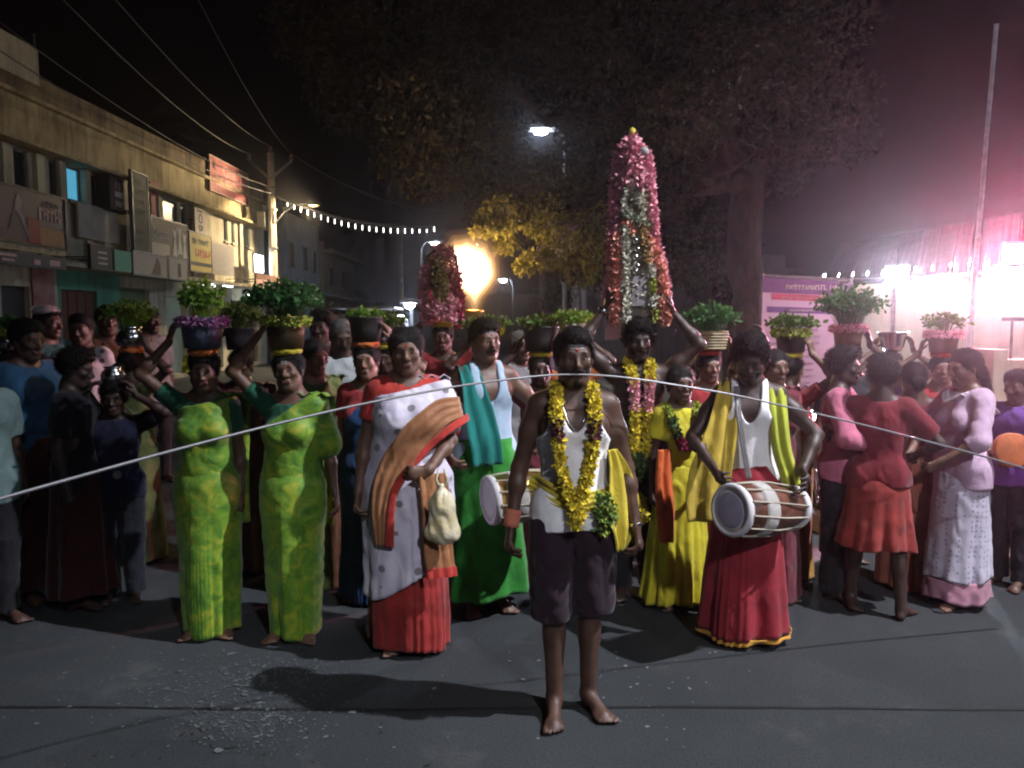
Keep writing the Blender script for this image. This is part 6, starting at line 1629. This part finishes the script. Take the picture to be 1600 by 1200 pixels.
# --- 7 the child in yellow
p = pp('child in yellow clothes with a flower garland and orange sash, left of the drummer', 1064, 566, 4.62, 8, tone='dark', female=True, girth=.9, hs=1.05, res=.0115, H=1.46)
p.hang(-1, .06, .02); p.arm(1, (.16, -.2, 1.02), pole=(1, .6, 0), curl=.5); p.body().hair('bun').forehead(bands=1)
YD = cloth('yellow_dress', (.58, .50, .03), var=.2, rough=.6); p.shirt(YD, hem=1.0, off=.014, sleeve=.6)
p.loft('yellow_skirt', YD, [(1.03, .14, .115), (.9, .17, .14), (.5, .20, .17), (.05, .24, .2)], pleats=11, amp=.035, seed=31)
tz = lambda x, z, off=.045: (x, float(front_y(p.torso, np.array([x]), np.array([z]), off)[0]), z)
garland(p.root, 'garland', [(-.11, .0, 1.44), tz(-.10, 1.38), tz(-.08, 1.28), tz(-.03, 1.17), tz(.03, 1.17), tz(.08, 1.28), tz(.10, 1.38), (.11, .0, 1.44)], .03, [(0, .18, LIME), (.18, .36, GRN), (.36, .64, MAG), (.64, .82, GRN), (.82, 1, LIME)], 36, .025, 240)
p.ribbon('orange_sash', cloth('orange_sash', (.6, .12, .03), rough=.5), [(-.15, -.13, 1.15), (-.17, -.17, .98), (-.16, -.2, .75), (-.15, -.21, .52)], (1, .2, 0), .13, folds=.014, nf=2, seed=5, taper=[.8, 1, 1.1, .8])
# --- 8 the moustached man with the second drum
p = pp('moustached man in pale blue singlet with teal shawl and green lungi', 757, 499, 4.55, 20, tone='mid', fine=True, res=.011, yaw=8, jaw=1.1, H=1.74)
p.arm(-1, (-.26, -.12, .98), pole=(-1, .7, 0)); p.arm(1, (.24, -.22, 1.02), pole=(1, .6, 0), hdir=(-.2, -1, 0)); p.body().hair('short').beard(False).forehead(bands=2)
p.tank(cloth('blue_singlet', (.36, .48, .6), var=.1), hem=.9, scoop=1.24, seed=6)
p.loft('lungi', cloth('green_lungi', (.03, .22, .03), var=.35), [(1.03, .165, .13), (.92, .19, .155), (.6, .21, .17), (.12, .26, .21)], pleats=7, amp=.03, seed=41)
p.ribbon('teal_shawl', cloth('teal_shawl', (.01, .16, .14), var=.2), [p.up((-.10, .12, 1.38)), p.up((-.11, .0, 1.46)), p.up((-.11, -.11, 1.36)), p.up((-.09, -.16, 1.2)), (-.06, -.2, 1.0), (-.05, -.2, .9)], (1, .1, 0), .15, folds=.014, nf=2, taper=[.8, .8, .9, 1.2, 1.3, 1.2], seed=2)
ch, _ = path_pts([tz(-.06, 1.42, .018), tz(-.035, 1.33, .012), tz(0, 1.285, .012), tz(.035, 1.33, .012), tz(.06, 1.42, .018)], .012)
drum('upright white-headed drum held by the moustached man', P(764, 782, 4.1), (.92, .38, .05), .42, .125, .11, patch=False, wood=BRASS)

# --- people at the left
p = pp('man in blue shirt at the left edge, seen from the side', 38, 506, 4.75, 70, tone='dark', res=.012, pitch=8, H=1.74)
p.hang(-1, .06); p.arm(1, (.2, -.25, 1.1), pole=(1, .6, 0)); p.body().hair('short'); p.shirt(cloth('blue_shirt', (.03, .10, .20), var=.45, scale=3), hem=.86, sleeve=.8, seed=3); p.loft('lungi', cloth('dark_red_lungi', (.04, .009, .010), var=.3), [(1.0, .155, .125), (.85, .185, .15), (.1, .24, .2)], pleats=7, amp=.03, seed=51)
p = pp('man in black shirt and dark red lungi beside the one in blue at the left', 112, 556, 4.6, 100, tone='deep', res=.012, pitch=10, H=1.56)
p.hang(-1, .06); p.arm(1, (.15, -.28, 1.05), pole=(1, .6, 0)); p.body().hair('curly'); p.shirt(cloth('black_shirt', (.012, .012, .018)), seed=4); p.loft('lungi', cloth('dark_red_lungi2', (.05, .010, .011), var=.3), [(1.0, .155, .125), (.85, .185, .15), (.12, .25, .2)], pleats=7, amp=.03, seed=52)
p = pp('person in pale teal shirt cut off by the left edge', -34, 560, 4.3, 60, tone='dark', res=.0125, H=1.58)
p.hang(-1); p.hang(1); p.body().hair('short'); p.shirt(cloth('pale_teal_shirt', (.2, .3, .29)), seed=5, hem=.78); p.trousers(cloth('dark_trousers', (.02, .02, .024)))
p = pp('boy in navy T-shirt with a small steel pot on his head', 178, 598, 4.7, 15, tone='deep', res=.0115, hs=1.05, H=1.36, pitch=6)
p.arm(-1, (-.17, -.10, 1.62), pole=(-1, -.3, -.4), palm=(1, 0, 0), hdir=(.4, 0, 1)); p.arm(1, (.17, -.10, 1.62), pole=(1, -.3, -.4), palm=(-1, 0, 0), hdir=(-.4, 0, 1)); p.body().hair('curly')
p.shirt(cloth('navy_tshirt', (.010, .012, .035), var=.3), seed=7); p.trousers(cloth('dark_jeans', (.014, .016, .024)))
MB().lathe([(.001, -.003), (.03, -.003), (.032, .0)], 18).build('shirt_badge', LG, p.root, loc=(.03, -.150, 1.02), rot=(R(90), 0, 0))
pot('small shiny steel pot on the boy\'s head', p.crown(.118), .07, .10, STEEL, 'round', None, None, 6)
def carrier(label, plabel, px, top, Y, sm, bm_, ring, pk, shape='tub', fl=None, sp=(.2, .2, 110, 'dark'), arms='both', rot=0, tone='dark', seed=1, pr=.105, ph=.15, H=None, yaw=0, res=.013, hair='bun', female=True, girth=1.0):
    p = pp(label, px, top, Y, rot, tone=tone, female=female, res=res, yaw=yaw, H=H, girth=girth)
    for s_ in (-1, 1):
        if arms == 'both' or (arms == 'l' and s_ == -1) or (arms == 'r' and s_ == 1): p.arm(s_, (s_ * .172, -.02, 1.715), pole=(s_, -.2, -.2), palm=(-s_, 0, 0), hdir=(-s_ * .25, 0, 1), curl=.35)
        else: p.hang(s_)
    p.body().hair(hair).forehead(bands=1, w=.024)
    if ring: p.ring(RING[ring])
    if female: sari(p, sm, bm_, seed=seed)
    else: p.shirt(sm, seed=seed); p.trousers(bm_)
    if pk is not None: pot(plabel, p.crown(.135 if ring else .122), pr, ph, pk, shape, fl, sp, seed)
    return p
OLV = cloth('olive_sari', (.12, .15, .05), var=.3); MAR = cloth('maroon_sari', (.12, .02, .03), var=.3); BLU = cloth('blue_sari', (.015, .05, .14), var=.3); RDS = cloth('red_sari', (.32, .035, .04), var=.3); ORS = cloth('orange_sari', (.45, .13, .03), var=.3); PUR = cloth('purple_sari', (.10, .05, .13), var=.3); GRY = cloth('grey_shirt', (.22, .21, .22), var=.2); BRW = cloth('brown_sari', (.13, .07, .04), var=.3); PNK = cloth('pink_shirt', (.45, .13, .2), var=.2); WHS = dotted('white_print', (.5, .46, .46), (.08, .07, .08), 14, .25); BLK = cloth('black_cloth', (.015, .014, .018)); TEA = cloth('teal_sari', (.03, .12, .12), var=.3)
carrier('woman in olive sari with an orange head ring, turned away behind the boy', 'steel pot with fresh green sprouts on an orange ring behind the boy', 206, 545, 5.5, OLV, OLV, 'orange', STEEL, 'round', None, (.2, .22, 130, 'lime'), 'l', 150, seed=61)
carrier('woman at the left edge carrying a pot behind the man in blue', 'steel pot with yellow flowers and dark sprouts at the left edge', 14, 548, 5.4, PUR, BLK, None, STEEL, 'round', LIME, (.17, .13, 90, 'dark'), 'both', 20, seed=62)
p = pp('man in a white cap in the left background', 74, 484, 6.6, 80, tone='dark', res=.014, H=1.84); p.hang(-1); p.hang(1); p.body().hair('short'); p.shirt(TEA, seed=8); p.trousers(BLK)
V, F = extract([ell((0, .02, .10), (.092, .106, .05), .02)], .009, cut=lambda X, Y, Z: .075 - Z); obj('cap', mesh_np('cap', s_c := (p.hc + (V * p.hs) @ p.Rh.T), F), cloth('white_cap', (.5, .46, .45)), p.root)
p = pp('dark-haired man in brown shirt standing before the brown shutters', 166, 476, 6.9, 40, tone='dark', res=.014, H=1.86); p.hang(-1); p.hang(1); p.body().hair('short'); p.shirt(BRW, seed=9); p.trousers(BLK)
p = pp('man in white patterned shirt at the left, half hidden by the woman in olive', 126, 500, 6.2, 10, tone='dark', res=.014, H=1.78); p.hang(-1); p.hang(1); p.body().hair('short'); p.shirt(WHS, seed=10); p.trousers(BLK)
p = pp('dark figure in grey with a shawl standing far back at the left', 234, 476, 8.2, 60, tone='deep', res=.015, H=1.86); p.hang(-1); p.hang(1); p.body().hair('loose'); p.shirt(GRY, seed=11); p.trousers(BLK)
# --- between the green saris and the white sari
carrier('woman in dark sari behind the two green-clad women', 'black pot with feathery green sprouts between the two green-clad women', 375, 545, 5.3, BRW, MAR, None, CLAYK, 'tub', None, (.17, .2, 160, 'olive'), 'l', 0, seed=63)
p = pp('woman looking down to the right beside the smiling green-clad woman', 490, 530, 5.0, 35, female=True, tone='light', res=.0125, pitch=8, yaw=10, H=1.62); p.hang(-1); p.hang(1); p.body().hair('bun'); sari(p, OLV, cloth('dull_green_blouse', (.06, .09, .04)), seed=64)
V, F = petals([p.h((-.02 + i * .02, .10 - abs(i - 2) * .01, -.06 - i * .006)) for i in range(5)], .018, 22, .018, 9); obj('hair_flowers', mesh_np('hair_flowers', V, F, False), WHF, p.root)
p = pp('grey-haired man in a pale shirt looking down, behind the woman in dark blue', 531, 498, 5.6, 25, tone='dark', res=.0125, pitch=18, H=1.75); p.hang(-1); p.hang(1); p.body().hair('thin', True).beard(False); p.shirt(cloth('pale_shirt', (.5, .55, .55)), seed=12); p.trousers(GRY)
p = pp('dark-haired man behind the grey-haired man', 503, 486, 6.4, -10, tone='dark', res=.014, H=1.80); p.hang(-1); p.hang(1); p.body().hair('curly'); p.shirt(MAR, seed=13); p.trousers(BLK)
carrier('smiling woman in dark blue sari and red blouse with an orange head ring', 'black pot with yellow flowers on the smiling woman in dark blue', 572, 536, 4.75, BLU, cloth('red_blouse', (.35, .04, .045)), 'orange', CLAYK, 'tub', None, (.12, .07, 50, 'lime'), 'r', 0, tone='light', seed=65, res=.0115, H=1.60)
# --- behind the white sari and the moustached man
p = carrier('person in red holding up the smaller flower tower with both hands', '', 692, 516, 6.6, RDS, RDS, 'yellow', None, arms='both', seed=66, H=1.71)
carrier('woman behind the white-clad woman\'s shoulder with a sprout pot', 'pot with olive sprouts behind the white-clad woman\'s head', 604, 540, 6.3, MAR, RDS, 'yellow', STEEL, 'round', None, (.2, .14, 120, 'olive'), 'r', -10, seed=67)
carrier('woman mostly hidden behind the moustached man', 'steel basin with low olive sprouts behind the moustached man\'s head', 762, 542, 6.1, ORS, MAR, None, STEEL, 'basin', YEL, (.24, .12, 150, 'olive'), 'l', 0, seed=68)
p = pp('grey-haired older man between the moustached man and the front man', 812, 520, 5.9, 30, tone='dark', res=.013, H=1.66); p.hang(-1); p.hang(1); p.body().hair('thin', True); p.shirt(GRY, seed=14); p.trousers(BLK)
carrier('woman in maroon carrying a black pot at the front man\'s right shoulder', 'large black pot with a yellow ring, left of the front man\'s head', 845, 556, 5.0, MAR, MAR, 'yellow', CLAYK, 'tub', None, (.15, .10, 90, 'olive'), 'l', 0, tone='deep', seed=69, res=.0125, H=1.53, pr=.12, ph=.16)
carrier('woman in brown directly behind the front man\'s head', 'steel pot with bright low sprouts right of the front man\'s head', 893, 535, 6.3, BRW, ORS, None, STEEL, 'basin', WHF, (.24, .14, 150, 'lime'), 'both', 0, seed=70)
# --- right of the flower tower
carrier('woman with an orange painted face and raised arm under a cane basket', 'cane basket of dark feathery sprouts right of the flower tower', 1108, 548, 5.3, ORS, RDS, 'red', CANE, 'tub', None, (.22, .2, 200, 'dark'), 'r', 10, tone='mid', seed=71, res=.012, pr=.125, ph=.13)
carrier('woman turned away in red and yellow sari, right of the drummer', 'black pot with lime flowers on a yellow ring, right of the drummer', 1236, 552, 5.15, cloth('red_yellow_sari', (.40, .11, .07), var=.5, scale=4, c2=(.45, .24, .03)), RDS, 'yellow', CLAYK, 'tub', LIME, (.2, .13, 120, 'olive'), 'l', 120, tone='mid', seed=72, hair='bun', res=.012)
p = pp('woman with a calm face close behind the drummer\'s shoulder', 1211, 552, 4.75, 10, female=True, tone='mid', res=.012, H=1.56); p.hang(-1); p.hang(1); p.body().hair('bun').forehead(bands=1, w=.02); sari(p, MAR, RDS, seed=73)
p = pp('boy in a dark vest behind the tree side of the drummer', 1150, 560, 5.8, -10, tone='deep', res=.0135, H=1.5); p.arm(-1, (-.2, -.05, 1.8), pole=(-1, 0, 0)); p.arm(1, (.22, -.02, 1.84), pole=(1, 0, 0)); p.body().hair('curly'); p.shirt(BLK, seed=15); p.trousers(BLK)
carrier('curly-haired man in dark shirt with a big bunch of leaves on his head', 'pot with a big dark bunch of leaves in front of the banner', 1325, 540, 5.5, BLK, BLK, None, CLAYR, 'tub', PINKF, (.27, .30, 300, 'dark'), 'r', 8, tone='dark', seed=74, hair='curly', female=False)
p = pp('person in pink shirt with bent elbow left of the man in red', 1318, 556, 4.75, 60, tone='deep', res=.012, H=1.56); p.arm(-1, (-.12, -.24, 1.08), pole=(-1, .6, 0)); p.arm(1, (.2, -.22, 1.06), pole=(1, .7, 0)); p.body().hair('curly'); p.shirt(PNK, seed=16, sleeve=1.45, armoff=.012); p.trousers(BLK)
p = pp('barefoot man in red shirt and red cloth wrapped to the knees', 1380, 562, 4.5, 150, tone='deep', res=.0115, yaw=10, H=1.52, feet=[(-.17, .05, -20), (.15, -.06, 200)]); p.arm(-1, (-.2, -.2, 1.05), pole=(-1, .6, 0)); p.arm(1, (.2, -.2, 1.08), pole=(1, .6, 0)); p.body().hair('curly')
RSH = cloth('red_shirt', (.17, .018, .026), var=.3); p.shirt(RSH, seed=17, hem=.86, off=.022); p.loft('red_wrap', cloth('coral_wrap', (.24, .032, .026), var=.35), [(.93, .15, .12), (.85, .185, .15), (.55, .22, .185), (.46, .23, .195)], pleats=8, amp=.03, seed=81, wr=.012)
carrier('person with both arms up holding a steel vessel before the bright stall', 'shallow steel vessel held high in front of the bright stall', 1394, 548, 5.9, PUR, PUR, None, STEEL, 'basin', None, None, 'both', 0, seed=75)
p = pp('woman with a low bun in rust sari left of the woman in lilac', 1428, 572, 4.95, 170, female=True, tone='dark', res=.0125, H=1.47); p.hang(-1); p.arm(1, (.15, -.22, 1.05), pole=(1, .6, 0)); p.body().hair('bun'); sari(p, cloth('rust_sari', (.33, .10, .06), var=.3), MAR, seed=76)
carrier('woman in red with a pot on her head behind the woman in lilac', 'clay pot glowing red in front of the flood lamps', 1473, 552, 5.5, RDS, RDS, 'red', CLAYR, 'tub', PINKF, (.16, .16, 80, 'olive'), 'l', -20, tone='mid', seed=77)
# --- the woman in lilac
p = pp('woman in lilac tunic and white dotted skirt standing sideways at the right', 1512, 552, 4.62, -78, female=True, tone='mid', res=.011, fine=True, pitch=10, H=1.57, feet=[(-.07, .04, -15), (.07, -.04, 10)])
p.arm(-1, (-.11, -.30, 1.03), pole=(-1, .6, 0), curl=.7); p.arm(1, (.13, -.28, 1.00), pole=(1, .6, 0), curl=.7); p.body().hair('loose')
LILM = cloth('lilac_tunic', (.46, .32, .43), var=.18); p.shirt(LILM, hem=.80, off=.016, sleeve=1.3, armoff=.004, seed=18)
p.loft('dotted_skirt', dotted('skirt_print', (.46, .42, .50), (.25, .23, .34), 30, .24), [(.90, .15, .12), (.80, .17, .15), (.5, .172, .18), (.20, .178, .205)], pleats=7, amp=.014, seed=82)
p.loft('pink_hem', cloth('pink_hem', (.42, .20, .27), var=.2), [(.20, .175, .201), (.06, .18, .208)], pleats=7, amp=.016, seed=82, m=10)
p.ribbon('dupatta', cloth('pale_dupatta', (.5, .42, .46), var=.2), [p.up((-.08, .12, 1.28)), p.up((-.09, .03, 1.445)), p.up((-.07, -.06, 1.44)), p.up((0, -.11, 1.36)), p.up((.08, -.04, 1.445)), p.up((.09, .12, 1.28))], (.3, 1, .3), .11, folds=.008, seed=9)
for fx, fy, fa in p.feet:
    d = np.array((math.sin(R(fa)), -math.cos(R(fa)), 0)); V, F = extract([cone(np.array((fx, fy + .04, .004)), np.array((fx, fy, .004)) + d * .17, .036, .046, .01, ((0, 0, 1), .22))], .009); obj('sandal', mesh_np('sandal', V, F), BLK, p.root)
# --- far right
p = pp('person in purple top and dark trousers at the right edge', 1592, 590, 4.95, -60, tone='dark', res=.0125, H=1.42, pitch=12); p.arm(-1, (-.08, -.30, 1.10), pole=(-1, .6, 0)); p.arm(1, (.15, -.25, 1.05), pole=(1, .6, 0)); p.body().hair('short'); p.shirt(cloth('violet_top', (.13, .05, .24)), seed=19); p.trousers(BLK)
c = P(1580, 703, 4.45); t = thing('hand_drum', 'round orange hand drum at the right edge', 'drum', c); t.rotation_euler = (R(84), 0, R(-8))
MB().lathe([(.098, -.03), (.10, .0), (.10, .03), (.094, .032)], 32).build('rim', mat('orange_rim', (.45, .12, .04), rough=.5), t, True); MB().lathe([(.001, .027), (.094, .027), (.095, .02)], 32).build('skin', mat('orange_skin', (.75, .25, .09), rough=.55, var=.12), t, True)
